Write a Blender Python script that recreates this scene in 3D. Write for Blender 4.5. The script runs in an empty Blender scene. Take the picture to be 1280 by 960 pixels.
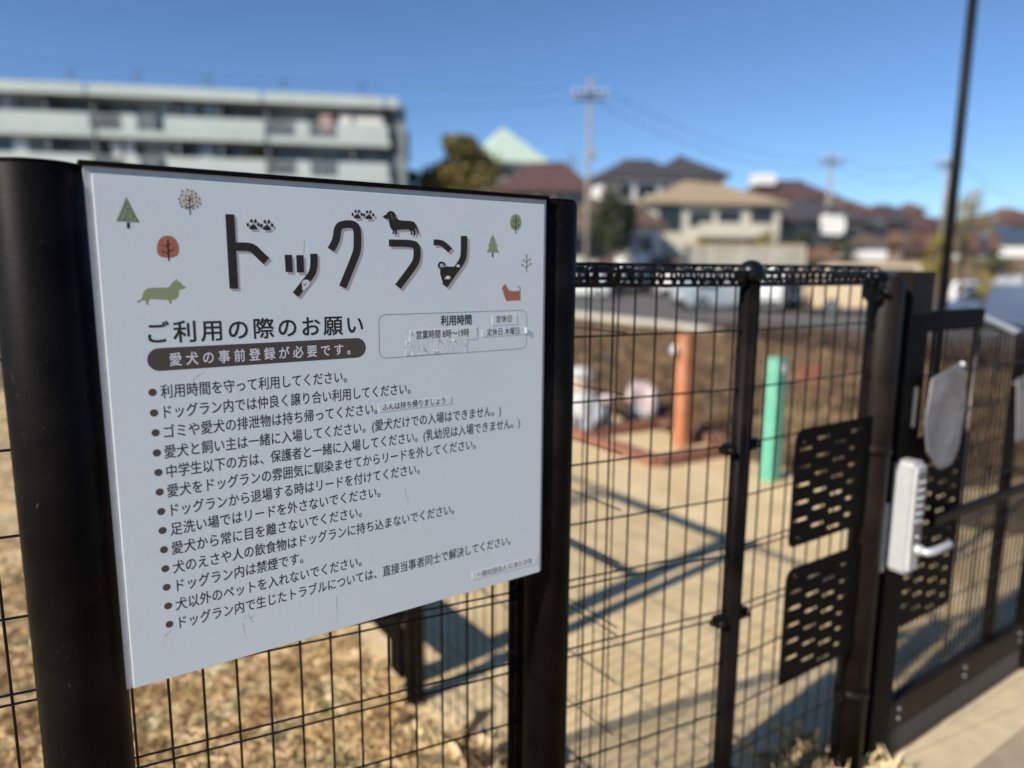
import bpy, bmesh, math, random
from mathutils import Vector, Matrix
from mathutils.geometry import tessellate_polygon
random.seed(7)
SC = bpy.context.scene
COL = SC.collection
R_ = math.radians

# ------------------------------------------------------------------ camera
F_PX, PITCH, ROLL, EYE = 900.0, R_(9.12), R_(0.41), 1.43
_f = Vector((0, math.cos(PITCH), -math.sin(PITCH)))
_r0 = Vector((1, 0, 0)); _u0 = _r0.cross(_f)
_c, _s = math.cos(ROLL), math.sin(ROLL)
_R = _r0*_c + _u0*_s; _U = -_r0*_s + _u0*_c
cam = bpy.data.cameras.new('camera')
cam_ob = bpy.data.objects.new('camera', cam); COL.objects.link(cam_ob); SC.camera = cam_ob
mw = Matrix((_R, _U, -_f)).transposed().to_4x4(); mw.translation = Vector((0, 0, EYE))
cam_ob.matrix_world = mw
cam.sensor_width = 36; cam.lens = F_PX/1280*36
cam.clip_start = 0.02; cam.clip_end = 6000
cam.dof.use_dof = True
cam.dof.focus_distance = 1.0
cam.dof.aperture_fstop = (cam.lens/1000)/0.0158
cam.dof.aperture_blades = 0

# ------------------------------------------------------------------ light
SUN_AZ, SUN_EL = R_(41.5), R_(34)       # azimuth the light travels towards (from +X), elevation
world = bpy.data.worlds.new('World'); SC.world = world; world.use_nodes = True
wn = world.node_tree; wn.nodes.clear()
wo = wn.nodes.new('ShaderNodeOutputWorld'); wb = wn.nodes.new('ShaderNodeBackground')
sky = wn.nodes.new('ShaderNodeTexSky'); sky.sky_type = 'NISHITA'; sky.sun_disc = False
sky.sun_elevation = SUN_EL
sx, sy = -math.cos(SUN_AZ), -math.sin(SUN_AZ)
sky.sun_rotation = math.atan2(sx, sy)
sky.altitude = 1500; sky.air_density = 1.0; sky.dust_density = 0.0; sky.ozone_density = 7.0
wb.inputs['Strength'].default_value = 0.092
wn.links.new(sky.outputs[0], wb.inputs['Color']); wn.links.new(wb.outputs[0], wo.inputs['Surface'])
sun = bpy.data.lights.new('sun', 'SUN'); sun.energy = 4.6; sun.angle = R_(0.5); sun.color = (1, .94, .83)
sun_ob = bpy.data.objects.new('sun', sun); COL.objects.link(sun_ob)
trav = Vector((math.cos(SUN_AZ)*math.cos(SUN_EL), math.sin(SUN_AZ)*math.cos(SUN_EL), -math.sin(SUN_EL)))
sun_ob.rotation_euler = trav.to_track_quat('-Z', 'Y').to_euler()
sun_ob.location = (-3, -3, 6)
SC.view_settings.view_transform = 'Standard'; SC.view_settings.look = 'None'
SC.view_settings.exposure = 0.5; SC.view_settings.gamma = 1
SC.cycles.max_bounces = 6; SC.cycles.transparent_max_bounces = 12
SC.cycles.use_denoising = True

# ------------------------------------------------------------------ helpers
CAM = Vector((0, 0, EYE))
def ray(px, py):
    d = _f*F_PX + _R*(px-640) + _U*(480-py)
    return d/d.y
def at(px, py, Y): return CAM + ray(px, py)*Y
def onz(px, py, z=0.0):
    d = ray(px, py); return CAM + d*((z-EYE)/d.z)
def onplane(px, py, p0, d):
    r = ray(px, py); n = Vector((d.y, -d.x, 0))
    return CAM + r*((n.dot(Vector(p0)-CAM))/(n.dot(r)))

def mat(name, col, rough=.6, metal=0, var=0.0, scale=20, col2=None, bump=0, bscale=60, spec=.5, coat=0, alpha=1, trans=0, detail=4, contrast=(.35,.65)):
    m = bpy.data.materials.new(name); m.use_nodes = True
    nt = m.node_tree; b = nt.nodes['Principled BSDF']
    b.inputs['Roughness'].default_value = rough; b.inputs['Metallic'].default_value = metal
    b.inputs['Specular IOR Level'].default_value = spec
    b.inputs['Coat Weight'].default_value = coat
    b.inputs['Transmission Weight'].default_value = trans
    b.inputs['Alpha'].default_value = alpha
    c = (*col, 1)
    b.inputs['Base Color'].default_value = c
    tc = nt.nodes.new('ShaderNodeTexCoord')
    if var or col2:
        nz = nt.nodes.new('ShaderNodeTexNoise'); nz.inputs['Scale'].default_value = scale; nz.inputs['Detail'].default_value = detail
        nt.links.new(tc.outputs['Object'], nz.inputs['Vector'])
        rp = nt.nodes.new('ShaderNodeValToRGB'); rp.color_ramp.elements[0].position = contrast[0]; rp.color_ramp.elements[1].position = contrast[1]
        if col2: a, d = c, (*col2, 1)
        else:
            a = tuple(max(0, x*(1-var)) for x in col)+(1,); d = tuple(min(1, x*(1+var)) for x in col)+(1,)
        rp.color_ramp.elements[0].color = a; rp.color_ramp.elements[1].color = d
        nt.links.new(nz.outputs['Fac'], rp.inputs['Fac']); nt.links.new(rp.outputs['Color'], b.inputs['Base Color'])
    if bump:
        n2 = nt.nodes.new('ShaderNodeTexNoise'); n2.inputs['Scale'].default_value = bscale; n2.inputs['Detail'].default_value = 6
        nt.links.new(tc.outputs['Object'], n2.inputs['Vector'])
        bp = nt.nodes.new('ShaderNodeBump'); bp.inputs['Strength'].default_value = bump; bp.inputs['Distance'].default_value = .02
        nt.links.new(n2.outputs['Fac'], bp.inputs['Height']); nt.links.new(bp.outputs['Normal'], b.inputs['Normal'])
    return m

def tag(o, label=None, cat=None, group=None, kind=None):
    if label: o['label'] = label
    if cat: o['category'] = cat
    if group: o['group'] = group
    if kind: o['kind'] = kind
    return o
def thing(name, loc, label, cat, group=None):
    o = bpy.data.objects.new(name, None); COL.objects.link(o); o.location = loc
    o.empty_display_size = .1
    return tag(o, label, cat, group)
def root_of(o):
    while o.parent: o = o.parent
    return o
def link_mesh(name, me, parent=None):
    o = bpy.data.objects.new(name, me); COL.objects.link(o)
    if parent: o.parent = parent
    return o

class MB:
    def __init__(self): self.v = []; self.f = []; self.m = []; self.mi = 0; self.sm = []
    def add(self, vs, fs, smooth=False):
        b = len(self.v); self.v += [tuple(x) for x in vs]
        for q in fs: self.f.append(tuple(b+i for i in q)); self.m.append(self.mi); self.sm.append(smooth)
        return self
    def obox(self, c, ax, ay, az, hx, hy, hz):       # oriented box, half sizes
        c = Vector(c); vs = []
        for k in (-1, 1):
            for j in (-1, 1):
                for i in (-1, 1): vs.append(c+ax*(i*hx)+ay*(j*hy)+az*(k*hz))
        return self.add(vs, [(0,2,3,1),(4,5,7,6),(0,1,5,4),(2,6,7,3),(0,4,6,2),(1,3,7,5)])
    def box(self, x0, x1, y0, y1, z0, z1):
        X, Y, Z = Vector((1,0,0)), Vector((0,1,0)), Vector((0,0,1))
        return self.obox(((x0+x1)/2,(y0+y1)/2,(z0+z1)/2), X, Y, Z, (x1-x0)/2, (y1-y0)/2, (z1-z0)/2)
    def bbox(self, c, ax, ay, az, hx, hy, hz, bv):    # bevelled oriented box
        bm = bmesh.new(); bmesh.ops.create_cube(bm, size=2)
        for v in bm.verts: v.co = Vector((v.co.x*hx, v.co.y*hy, v.co.z*hz))
        bmesh.ops.bevel(bm, geom=bm.edges[:], offset=bv, segments=2, affect='EDGES')
        bm.verts.index_update(); c = Vector(c)
        vs = [c+ax*v.co.x+ay*v.co.y+az*v.co.z for v in bm.verts]; fs = [tuple(v.index for v in f.verts) for f in bm.faces]
        bm.free(); return self.add(vs, fs)
    def tube(self, pts, r, n=8, cap=True, smooth=True):
        pts = [Vector(p) for p in pts]; rs = r if isinstance(r, (list, tuple)) else [r]*len(pts)
        vs = []; ref = None
        for i, p in enumerate(pts):
            a = pts[max(i-1, 0)]; b = pts[min(i+1, len(pts)-1)]; t = (b-a).normalized()
            if ref is None:
                ref = Vector((0,0,1)) if abs(t.z) < .9 else Vector((1,0,0))
            u = t.cross(ref)
            if u.length < 1e-4: u = t.orthogonal()
            u.normalize(); w = u.cross(t).normalized(); ref = w
            for k in range(n):
                a_ = 2*math.pi*k/n; vs.append(p+(u*math.cos(a_)+w*math.sin(a_))*rs[i])
        fs = []
        for i in range(len(pts)-1):
            for k in range(n):
                k2 = (k+1) % n; fs.append((i*n+k, (i+1)*n+k, (i+1)*n+k2, i*n+k2))
        self.add(vs, fs, smooth)
        if cap:
            b = len(self.v)-len(vs)
            self.f.append(tuple(b+k for k in range(n))); self.m.append(self.mi); self.sm.append(False)
            self.f.append(tuple(b+(len(pts)-1)*n+k for k in reversed(range(n)))); self.m.append(self.mi); self.sm.append(False)
        return self
    def ball(self, c, rx, ry, rz, n=12, m=8, noise=0):
        vs = []; c = Vector(c)
        for j in range(1, m):
            for i in range(n):
                th = math.pi*j/m; ph = 2*math.pi*i/n; q = 1+random.uniform(-noise, noise)
                vs.append(c+Vector((rx*math.sin(th)*math.cos(ph)*q, ry*math.sin(th)*math.sin(ph)*q, rz*math.cos(th)*q)))
        vs += [c+Vector((0,0,rz)), c-Vector((0,0,rz))]; T = len(vs)-2; fs = []
        for j in range(m-2):
            for i in range(n):
                i2 = (i+1) % n; fs.append((j*n+i, (j+1)*n+i, (j+1)*n+i2, j*n+i2))
        for i in range(n):
            i2 = (i+1) % n; fs.append((T, i, i2)); fs.append((T+1, (m-2)*n+i2, (m-2)*n+i))
        return self.add(vs, fs, True)
    def poly3(self, pts):                              # flat polygon given in 3-D
        pts = [Vector(p) for p in pts]
        tr = tessellate_polygon([pts]); self.add(pts, tr); return self
    def prism(self, pts, dv):                          # polygon extruded by dv
        pts = [Vector(p) for p in pts]; n = len(pts); q = [p+dv for p in pts]
        tr = tessellate_polygon([pts])
        fs = [tuple(t) for t in tr]+[tuple(n+i for i in reversed(t)) for t in tr]
        fs += [(i, (i+1) % n, n+(i+1) % n, n+i) for i in range(n)]
        return self.add(pts+q, fs)
    def build(self, name, mats, parent=None, org=None):
        if not isinstance(mats, (list, tuple)): mats = [mats]
        o0 = Vector(org) if org is not None else (root_of(parent).location if parent else Vector((0,0,0)))
        me = bpy.data.meshes.new(name); me.from_pydata([tuple(Vector(v)-o0) for v in self.v], [], self.f)
        for mt in mats: me.materials.append(mt)
        me.polygons.foreach_set('material_index', self.m); me.polygons.foreach_set('use_smooth', self.sm)
        bm = bmesh.new(); bm.from_mesh(me); bmesh.ops.recalc_face_normals(bm, faces=bm.faces[:]); bm.to_mesh(me); bm.free()
        me.update()
        o = link_mesh(name, me, parent)
        if parent is None: o.location = o0
        return o
Z = Vector((0, 0, 1)); X = Vector((1, 0, 0)); Yv = Vector((0, 1, 0))
def dirv(yaw): return Vector((math.sin(yaw), math.cos(yaw), 0))

# ------------------------------------------------------------------ materials
M = {}
M['post'] = mat('dark_bronze_paint', (.0045,.0036,.0033), .5, 0, .35, 14, bump=.04, bscale=300, spec=.07)
M['post2'] = mat('brown_bronze_paint', (.012,.008,.006), .5, 0, .3, 10, spec=.14)
M['wire'] = mat('black_powder_coat', (.004,.004,.005), .34, 0, spec=.3)
M['steel'] = mat('zinc_bolt', (.42,.42,.42), .35, .9)
M['boltdull'] = mat('dull_bolt', (.10,.08,.07), .4, .7)
M['panel'] = mat('sign_panel_white', (.79,.85,.855), .36, 0, col2=(.82,.875,.88), scale=5, detail=7, bump=.012, bscale=160, spec=.4)
M['backing'] = mat('sign_backing_aluminium', (.44,.44,.46), .5, .1, .06, 60)
M['ink'] = mat('print_dark_brown', (.022,.016,.011), .6)
M['ink2'] = mat('print_grey_brown', (.085,.066,.054), .6)
M['inktext'] = mat('print_text', (.028,.023,.025), .6)
M['inkshadow'] = mat('print_pink_grey', (.50,.44,.44), .6)
M['inkgreen'] = mat('print_green', (.31,.36,.18), .6, col2=(.34,.39,.20), scale=500)
M['inkgreen2'] = mat('print_green_tree', (.16,.21,.115), .6, col2=(.30,.36,.22), scale=420, contrast=(.45,.55))
M['inkorange'] = mat('print_terracotta', (.46,.17,.095), .6, var=.1, scale=300)
M['inkbeige'] = mat('print_beige', (.34,.26,.20), .6)
M['inkpale'] = mat('print_pale_dot', (.72,.65,.60), .6)
M['inkwhite'] = mat('print_white', (.80,.80,.80), .5)
M['sticker'] = mat('paper_label', (.82,.86,.83), .5, bump=.0, bscale=200, var=.03, scale=80)
M['residue'] = mat('glue_residue', (.72,.77,.77), .45, 0, col2=(.83,.87,.87), scale=140, bump=.05, bscale=260)
M['scratch'] = mat('scratch_grey', (.42,.43,.45), .5)
M['lock'] = mat('satin_silver_lock', (.62,.62,.61), .38, .35, .04, 40)
M['lockdark'] = mat('lock_face_grey', (.24,.24,.25), .4, .4)
M['button'] = mat('lock_button', (.55,.56,.58), .3, .6)
M['orange'] = mat('terracotta_post', (.44,.165,.075), .55, var=.08, scale=10)
M['teal'] = mat('teal_green_paint', (.12,.40,.28), .5, var=.06, scale=12)
M['white'] = mat('white_paint', (.74,.74,.72), .5, var=.03, scale=8)
M['brick'] = mat('red_brown_brick', (.19,.085,.055), .85, col2=(.30,.13,.08), scale=14, bump=.4, bscale=60)
M['sand'] = mat('compacted_sand', (.58,.425,.22), .9, col2=(.69,.52,.30), scale=3.2, bump=.25, bscale=90, detail=8)
M['conc'] = mat('grey_beige_concrete', (.30,.235,.155), .85, col2=(.38,.30,.20), scale=9, bump=.2, bscale=150, detail=9)
M['concpale'] = mat('pale_concrete', (.56,.45,.29), .8, var=.08, scale=14, bump=.15, bscale=120)
M['kerb'] = mat('weathered_kerb', (.55,.50,.41), .85, var=.12, scale=6)
M['asphalt'] = mat('asphalt', (.115,.105,.095), .85, var=.2, scale=3, bump=.2, bscale=40)
M['soil'] = mat('dry_soil', (.055,.035,.022), .95, col2=(.22,.15,.08), scale=1.9, detail=10, bump=.6, bscale=12)
M['lawn'] = mat('dry_lawn', (.34,.24,.125), .95, col2=(.66,.50,.29), scale=7, detail=10, bump=.5, bscale=25)

def dusty(m, col, thr=.10, scale=55, amt=.5):
    nt = m.node_tree; b = nt.nodes['Principled BSDF']; tc = nt.nodes['Texture Coordinate']
    vo = nt.nodes.new('ShaderNodeTexVoronoi'); vo.inputs['Scale'].default_value = scale; vo.inputs['Randomness'].default_value = 1
    lt = nt.nodes.new('ShaderNodeMath'); lt.operation = 'LESS_THAN'; lt.inputs[1].default_value = thr
    nz = nt.nodes.new('ShaderNodeTexNoise'); nz.inputs['Scale'].default_value = 6; nz.inputs['Detail'].default_value = 8
    r2 = nt.nodes.new('ShaderNodeMapRange'); r2.inputs['From Min'].default_value = .5; r2.inputs['From Max'].default_value = .75; r2.inputs['To Max'].default_value = amt
    ad_ = nt.nodes.new('ShaderNodeMath'); ad_.operation = 'MAXIMUM'; mu = nt.nodes.new('ShaderNodeMath'); mu.operation = 'MULTIPLY'
    nt.links.new(tc.outputs['Object'], vo.inputs['Vector']); nt.links.new(tc.outputs['Object'], nz.inputs['Vector'])
    nt.links.new(vo.outputs['Distance'], lt.inputs[0]); nt.links.new(nz.outputs['Fac'], r2.inputs['Value'])
    nt.links.new(lt.outputs[0], mu.inputs[0]); nt.links.new(nz.outputs['Fac'], mu.inputs[1])
    nt.links.new(mu.outputs[0], ad_.inputs[0]); nt.links.new(r2.outputs[0], ad_.inputs[1])
    mx = nt.nodes.new('ShaderNodeMix'); mx.data_type = 'RGBA'
    src = b.inputs['Base Color'].links[0].from_socket
    nt.links.new(ad_.outputs[0], mx.inputs['Factor']); nt.links.new(src, mx.inputs['A']); mx.inputs['B'].default_value = (*col, 1)
    nt.links.new(mx.outputs['Result'], b.inputs['Base Color'])
dusty(M['post'], (.035,.03,.026), .09, 60, .35); dusty(M['post2'], (.05,.04,.03), .07, 50, .3)
dusty(M['orange'], (.62,.40,.26), .12, 25, .5); dusty(M['teal'], (.35,.52,.42), .12, 25, .45)
dusty(M['sand'], (.40,.29,.15), .10, 16, .45)
def straw_mat(name, cols, scale=30):
    m = mat(name, cols[0], .8); nt = m.node_tree; b = nt.nodes['Principled BSDF']
    tc = nt.nodes['Texture Coordinate']; nz = nt.nodes.new('ShaderNodeTexNoise'); nz.inputs['Scale'].default_value = scale; nz.inputs['Detail'].default_value = 3
    rp = nt.nodes.new('ShaderNodeValToRGB'); el = rp.color_ramp.elements
    n = len(cols); el[0].position = .32; el[0].color = (*cols[0], 1); el[1].position = .7; el[1].color = (*cols[-1], 1)
    for i in range(1, n-1):
        e = el.new(.32+.38*i/(n-1)); e.color = (*cols[i], 1)
    nt.links.new(tc.outputs['Object'], nz.inputs['Vector']); nt.links.new(nz.outputs['Fac'], rp.inputs['Fac']); nt.links.new(rp.outputs['Color'], b.inputs['Base Color'])
    return m
M['straw'] = straw_mat('dry_straw', [(.30,.19,.09), (.62,.44,.22), (.50,.35,.17), (.78,.60,.36), (.34,.27,.11), (.88,.74,.50)], 6)
M['weed'] = straw_mat('dry_weed', [(.05,.03,.02), (.20,.12,.06), (.08,.05,.03), (.27,.18,.09), (.13,.08,.045)], 1.2)

# ------------------------------------------------------------------ terrain
K0 = onz(720, 392, .5); K1 = onz(918, 415, .5)           # kerb line on the bank
kd = (K1-K0); kd.z = 0; kd.normalize(); kn = Vector((-kd.y, kd.x, 0))
if kn.y < 0: kn = -kn
def smooth(t): t = max(0, min(1, t)); return t*t*(3-2*t)
L0 = Vector((K0.x, K0.y, 0))
K0 = onz(720, 392, -.15); K1 = onz(918, 415, -.15); K0.z = K1.z = -.25
fd_ = kd; fn_ = kn                                        # foot line of the rough ground
kd = (K1-K0); kd.z = 0; kd.normalize(); kn = Vector((-kd.y, kd.x, 0))
if kn.y < 0: kn = -kn
def fsd(x, y): return (Vector((x, y, 0))-L0).dot(fn_)
def ksd(x, y): return (Vector((x, y, 0))-Vector((K0.x, K0.y, 0))).dot(kn)
def hgt(x, y):
    s = ksd(x, y); h = .12*smooth((fsd(x, y)+3.8)/2.5)-.37*smooth((s+9)/9)
    if s > 0: h = -.26
    if y > 51: h += 2.6*smooth((y-51)/3)
    if y > 56: h += (y-56)*.055*(1-smooth((y-260)/300)*.5)
    return h
def axis(spec):
    out = []
    for a, b, n in spec: out += [a+(b-a)*i/n for i in range(n)]
    return out+[spec[-1][1]]
xs = axis([(-1600,-200,8), (-200,-30,12), (-30,-8,12), (-8,20,70), (20,50,12), (50,300,14), (300,1600,8)])
ys = axis([(-60,-2,12), (-2,20,80), (20,34,8), (34,60,16), (60,300,14), (300,3000,12)])
mb = MB(); nx = len(xs)
def rough(x, y):
    a = .05*smooth((fsd(x, y)+3.7)/1.0)*(1-smooth((ksd(x, y)+1.2)/.6))
    return a*(math.sin(x*5.1+y*3.3)+math.sin(x*2.3-y*6.1+1)+math.sin(x*9.7+y*8.1))*.6
mb.add([(x, y, hgt(x, y)+rough(x, y)) for y in ys for x in xs], [(j*nx+i, j*nx+i+1, (j+1)*nx+i+1, (j+1)*nx+i) for j in range(len(ys)-1) for i in range(nx-1)], True)
tag(mb.build('ground', M['soil']), kind='structure')

SW = 55.3
sd = dirv(R_(SW)); sn = Vector((sd.y, -sd.x, 0)); sn = Vector((math.cos(R_(SW)), -math.sin(R_(SW)), 0))  # sn: towards the camera
# fence A line
fa = dirv(R_(64.5)); FA0 = at(165, 865, 1.0085); FA0.z = 0
fan = Vector((math.cos(R_(64.5)), -math.sin(R_(64.5)), 0))
def FA(t, z=0): return Vector((FA0.x, FA0.y, 0))+fa*t+Z*z
JT = (onplane(789, 572, FA0, fa)-FA0).dot(fa)             # where the side fence meets it
J = FA(JT)
B1 = onz(519, 876, 0)
MP = onplane(938.5, 345, FA0, fa); MT = (MP-FA0).dot(fa); MP.z = 0
fb = dirv(R_(56)); fbn = Vector((math.cos(R_(56)), -math.sin(R_(56)), 0))
def FB(t, z=0): return MP+fb*t+Z*z
fc = (B1-J); fc.z = 0; B1L = fc.length; fc.normalize(); fcn = Vector((fc.y, -fc.x, 0))
def FC(t, z=0): return J+fc*t+Z*z

# paving sheets
g_far = lambda px, py: onz(px, py, 0)
pv = [FC(-.1), FC(9.0), Vector((3.5, 9.3, 0)), Vector((12, 4.5, 0)), Vector((9, 2, 0)), FB(3.2)-fbn*.1, FB(.0)-fbn*.08, FA(MT-.1)-fan*.1]
# keep the sheet below the bank foot
mb = MB(); q = []
for p in pv: q.append(Vector((p.x, p.y, .004)))
mb.poly3(q); tag(mb.build('sand_paving', M['sand']), kind='structure')
ap = [FB(.5)+fbn*.0, FB(4)+fbn*.0, FB(4)+fbn*3, FB(.2)+fbn*3]
mb = MB(); mb.poly3([Vector((p.x, p.y, .004)) for p in ap]); tag(mb.build('concrete_path', M['conc']), kind='structure')
mb = MB()
mb.poly3([FB(.52, .008)+fbn*.005, FB(4, .008)+fbn*.005, FB(4, .008)+fbn*.17, FB(.52, .008)+fbn*.17])
tag(mb.build('path_edging', M['concpale']), kind='structure')
mb = MB()
for a, b, w in (((1080, 962), (1290, 872), .012), ((1180, 905), (1290, 835), .008)):
    p, r = onz(*a, .012), onz(*b, .012); t = (r-p).normalized(); nn = Vector((-t.y, t.x, 0))*w
    mb.poly3([p-nn, r-nn, r+nn, p+nn])
tag(mb.build('pale_path_line', M['concpale']), kind='structure')
lw = [FA(-4)-fan*-2, FC(-.1)-fcn*0, FC(9), Vector((-14, 10, 0)), Vector((-14, -2, 0)), Vector((-3, -3, 0))]
mb = MB(); mb.poly3([Vector((p.x, p.y, .003)) for p in [Vector((-14,-3,0)), Vector((1.0,-3,0)), FB(.45)+fbn*.02, MP, J, FC(8.0), Vector((-14, 9, 0))]])
tag(mb.build('dry_lawn', M['lawn']), kind='structure')
# road on the bank
mb = MB(); a = K0-kd*26; b = K1+kd*30
rd = [Vector((p.x, p.y, -.25)) for p in (a+kn*.12, b+kn*.12, b+kn*30, Vector((70, 50.8, 0)), Vector((a.x+1, 50.8, 0)))]
mb.poly3(rd); tag(mb.build('asphalt_road', M['asphalt']), kind='structure')
# kerb stones
kt = thing('kerb', K0, 'row of pale weathered kerb stones along the near edge of the raised asphalt road', 'kerb')
mb = MB(); mb.bbox(K0+Z*.0, kd, kn, Z, .395, .14, .16, .012); k0 = mb.build('kerb_stone', M['kerb'], kt)
for i in range(-16, int((K1-K0).length/.8)+1):
    if i == 0: continue
    c = k0.copy(); COL.objects.link(c); c.location = kd*(.8*i)+Z*random.uniform(-.006, .006)
    c.rotation_euler.z = random.uniform(-.01, .01)

# ------------------------------------------------------------------ grass scatter
def scatter(name, n, pick, hmin, hmax, w, material, label, cat='grass', flat=.5, reach=1.0):
    mb = MB(); vs = []; fs = []
    for _ in range(n):
        p = pick()
        if p is None: continue
        h = random.uniform(hmin, hmax); a = random.uniform(0, 2*math.pi); lean = random.uniform(.2, 1.6 if random.random() < flat else .6)*reach
        dx, dy = math.cos(a), math.sin(a); b = a+1.57+random.uniform(-.5, .5); ww = w*random.uniform(.5, 1.5)
        ox, oy = math.cos(b)*ww, math.sin(b)*ww; k = len(vs)
        x, y, z = p
        vs += [(x-ox, y-oy, z-.002), (x+ox, y+oy, z-.002), (x+dx*h*lean*.45+ox*.8, y+dy*h*lean*.45+oy*.8, z+h*.55), (x+dx*h*lean, y+dy*h*lean, z+h*max(.12, 1-.5*lean))]
        fs += [(k, k+1, k+2), (k, k+2, k+3)]
    mb.add(vs, fs); o = mb.build(name, material); tag(o, label, cat, kind='stuff'); return o
def inlawn():
    while True:
        Yy = random.uniform(.75, 3.2) if random.random() < .6 else random.uniform(.75, 8)
        x = random.uniform(-.8*Yy-.5, .35*Yy+.3)
        p = Vector((x, Yy, 0))
        if (p-J).dot(fcn)*(1 if fcn.x > 0 else -1) > -.02 and (p-FA0).dot(fan) < 0: continue
        return (x, Yy, .002)
scatter('dry_grass', 75000, inlawn, .008, .024, .0014, M['straw'], 'matted straw coloured dry grass covering the ground behind and below the sign', flat=.9, reach=4.0)
def litter():
    return inlawn()
def bankp():
    while True:
        d_ = 5+17*random.random()**1.3; x = random.uniform(-.05, .85)*d_
        if fsd(x, d_) < -3.7+random.uniform(-.2, .3) or ksd(x, d_) > -.7: continue
        if math.sin(x*2.1+1)*math.sin(d_*1.7)+random.uniform(-1, 1) < -.3: continue
        return (x, d_, hgt(x, d_)-.01)
scatter('bank_weeds', 60000, bankp, .04, .24, .006, M['weed'], 'brown withered weeds growing over the rough earth between paving and road', 'weeds')
def strip():
    r = random.random()
    if r < .55:
        c = FC(random.gauss(.25, .22))+fcn*random.gauss(0, .06); return (c.x, c.y, 0)
    c = FB(random.gauss(.44, .10))-fbn*random.gauss(0, .06); return (c.x, c.y, 0)
scatter('fence_foot_weeds', 1500, strip, .03, .16, .004, M['straw'], 'tangle of dry stalks at the foot of the mesh fence', 'weeds')

M['hedge'] = straw_mat('brown_hedge', [(.035,.022,.016), (.12,.075,.05), (.05,.032,.022), (.17,.115,.075)], 4)
def hedgep():
    t_ = random.uniform(.2, 22); w_ = random.uniform(-1.3, .25); p = K1+kd*t_+kn*w_
    return (p.x, p.y, -.30+random.random()**.7*.42)
scatter('dry_hedge', 16000, hedgep, .06, .22, .012, M['hedge'], 'dark brown leafless hedge along the road edge right of the round capped post', 'hedge')

# ------------------------------------------------------------------ the sign
BL = at(159, 863, .83); sw = .650; sh = 0.636
# scuffs on the left post, small raised scrapes
# board coordinates from a pixel
def UV(px, py):
    q = onplane(px, py, BL, sd); return ((q-BL).dot(sd), q.z-BL.z)
sign = thing('sign_board', Vector((BL.x, BL.y, 0))+sd*sw/2, 'white dog run notice board between two round dark posts in the foreground', 'sign')
PR = .042
for s, nm in ((0, 'post'), (1, 'post')):
    PR = .042 if s else .050
    c = Vector((BL.x, BL.y, 0))+sd*(sw*s+((PR-.001) if s else -(PR-.006)))-sn*(PR-.004)
    zt = BL.z+sh+.001
    mb = MB(); mb.tube([c, c+Z*(zt-.004), c+Z*zt], [PR, PR, PR-.003], 48); po = mb.build(nm, M['post'], sign)
    mb = MB(); mb.tube([c+Z*(zt+.0005), c+Z*(zt+.003)], [PR-.002, PR-.005], 48); mb.build('post_cap', M['post'], po)
    if s == 0:
        mb = MB()
        def onpost(a, z, e=.0004): return c+(sn*math.cos(a)+(-sd)*math.sin(a))*(PR+e)+Z*z
        for a0, a1, z0_, z1_, w_ in ((-.20, .18, .69, .695, .0005), (.17, .19, .684, .695, .0010), (.42, .47, .735, .742, .0035), (.60, .66, 1.16, 1.155, .0007), (.9, .95, 1.30, 1.31, .0008), (.78, .80, 1.24, 1.22, .0006), (.5, .52, 1.05, 1.03, .0006), (.3, .34, .93, .935, .0006)):
            n_ = 6; p = [onpost(a0+(a1-a0)*k/n_, z0_+(z1_-z0_)*k/n_) for k in range(n_+1)]
            for k in range(n_): mb.add([p[k]-Z*w_, p[k+1]-Z*w_, p[k+1]+Z*w_, p[k]+Z*w_], [(0,1,2,3)])
        o = mb.build('scrape', mat('scraped_paint', (.09,.085,.08), .5), po); o['kind'] = 'stuff'
mb = MB(); cc = BL+sd*sw/2+Z*(sh+.0030)-sn*.012; mb.obox(cc, sd, sn, Z, sw/2+.004, .014, .0028); mb.build('top_rail', M['post'], sign)
mb = MB(); mb.obox(BL+sd*sw/2+Z*sh/2-sn*.006, sd, sn, Z, sw/2, .004, sh/2); mb.build('backing_plate', M['backing'], sign)
mb = MB(); u0, u1, v0, v1 = .0075, sw-.0065, .001, sh-.0078
pc = BL+sd*(u0+u1)/2+Z*(v0+v1)/2+sn*.0002
mb.bbox(pc, sd, sn, Z, (u1-u0)/2, .0022, (v1-v0)/2, .0006); panel = mb.build('panel', M['panel'], sign)
PF = .0002+.0022                                              # front face offset along sn
def P3(u, v, off=.00008): return BL+sd*u+Z*v+sn*(PF+off)
def flat_poly(name, pix, m, off=.00010, shift=(0, 0), tf=None):
    mb = MB(); mb.poly3([P3(*UV(tf(*p)[0]+shift[0], tf(*p)[1]+shift[1]) if tf else UV(p[0]+shift[0], p[1]+shift[1]), off) for p in pix])
    return mb.build(name, m, panel)
def stroke_poly(path, w):
    """outline of a thick polyline (2-D)"""
    L, Rr = [], []
    for i, p in enumerate(path):
        a = path[max(i-1, 0)]; b = path[min(i+1, len(path)-1)]
        dx, dy = b[0]-a[0], b[1]-a[1]; l = math.hypot(dx, dy); nx_, ny_ = -dy/l, dx/l
        L.append((p[0]+nx_*w/2, p[1]+ny_*w/2)); Rr.append((p[0]-nx_*w/2, p[1]-ny_*w/2))
    return L+Rr[::-1]
def ell(cx, cy, rx, ry, n=16, a0=0): return [(cx+rx*math.cos(2*math.pi*i/n+a0), cy+ry*math.sin(2*math.pi*i/n+a0)) for i in range(n)]
def multi(name, polys, m, off, tf, shift=(0, 0)):
    mb = MB()
    for k, pl in enumerate(polys):
        mb.poly3([P3(*UV(tf(*p)[0]+shift[0], tf(*p)[1]+shift[1]), off+k*.000004) for p in pl])
    return mb.build(name, m, panel)
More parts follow.
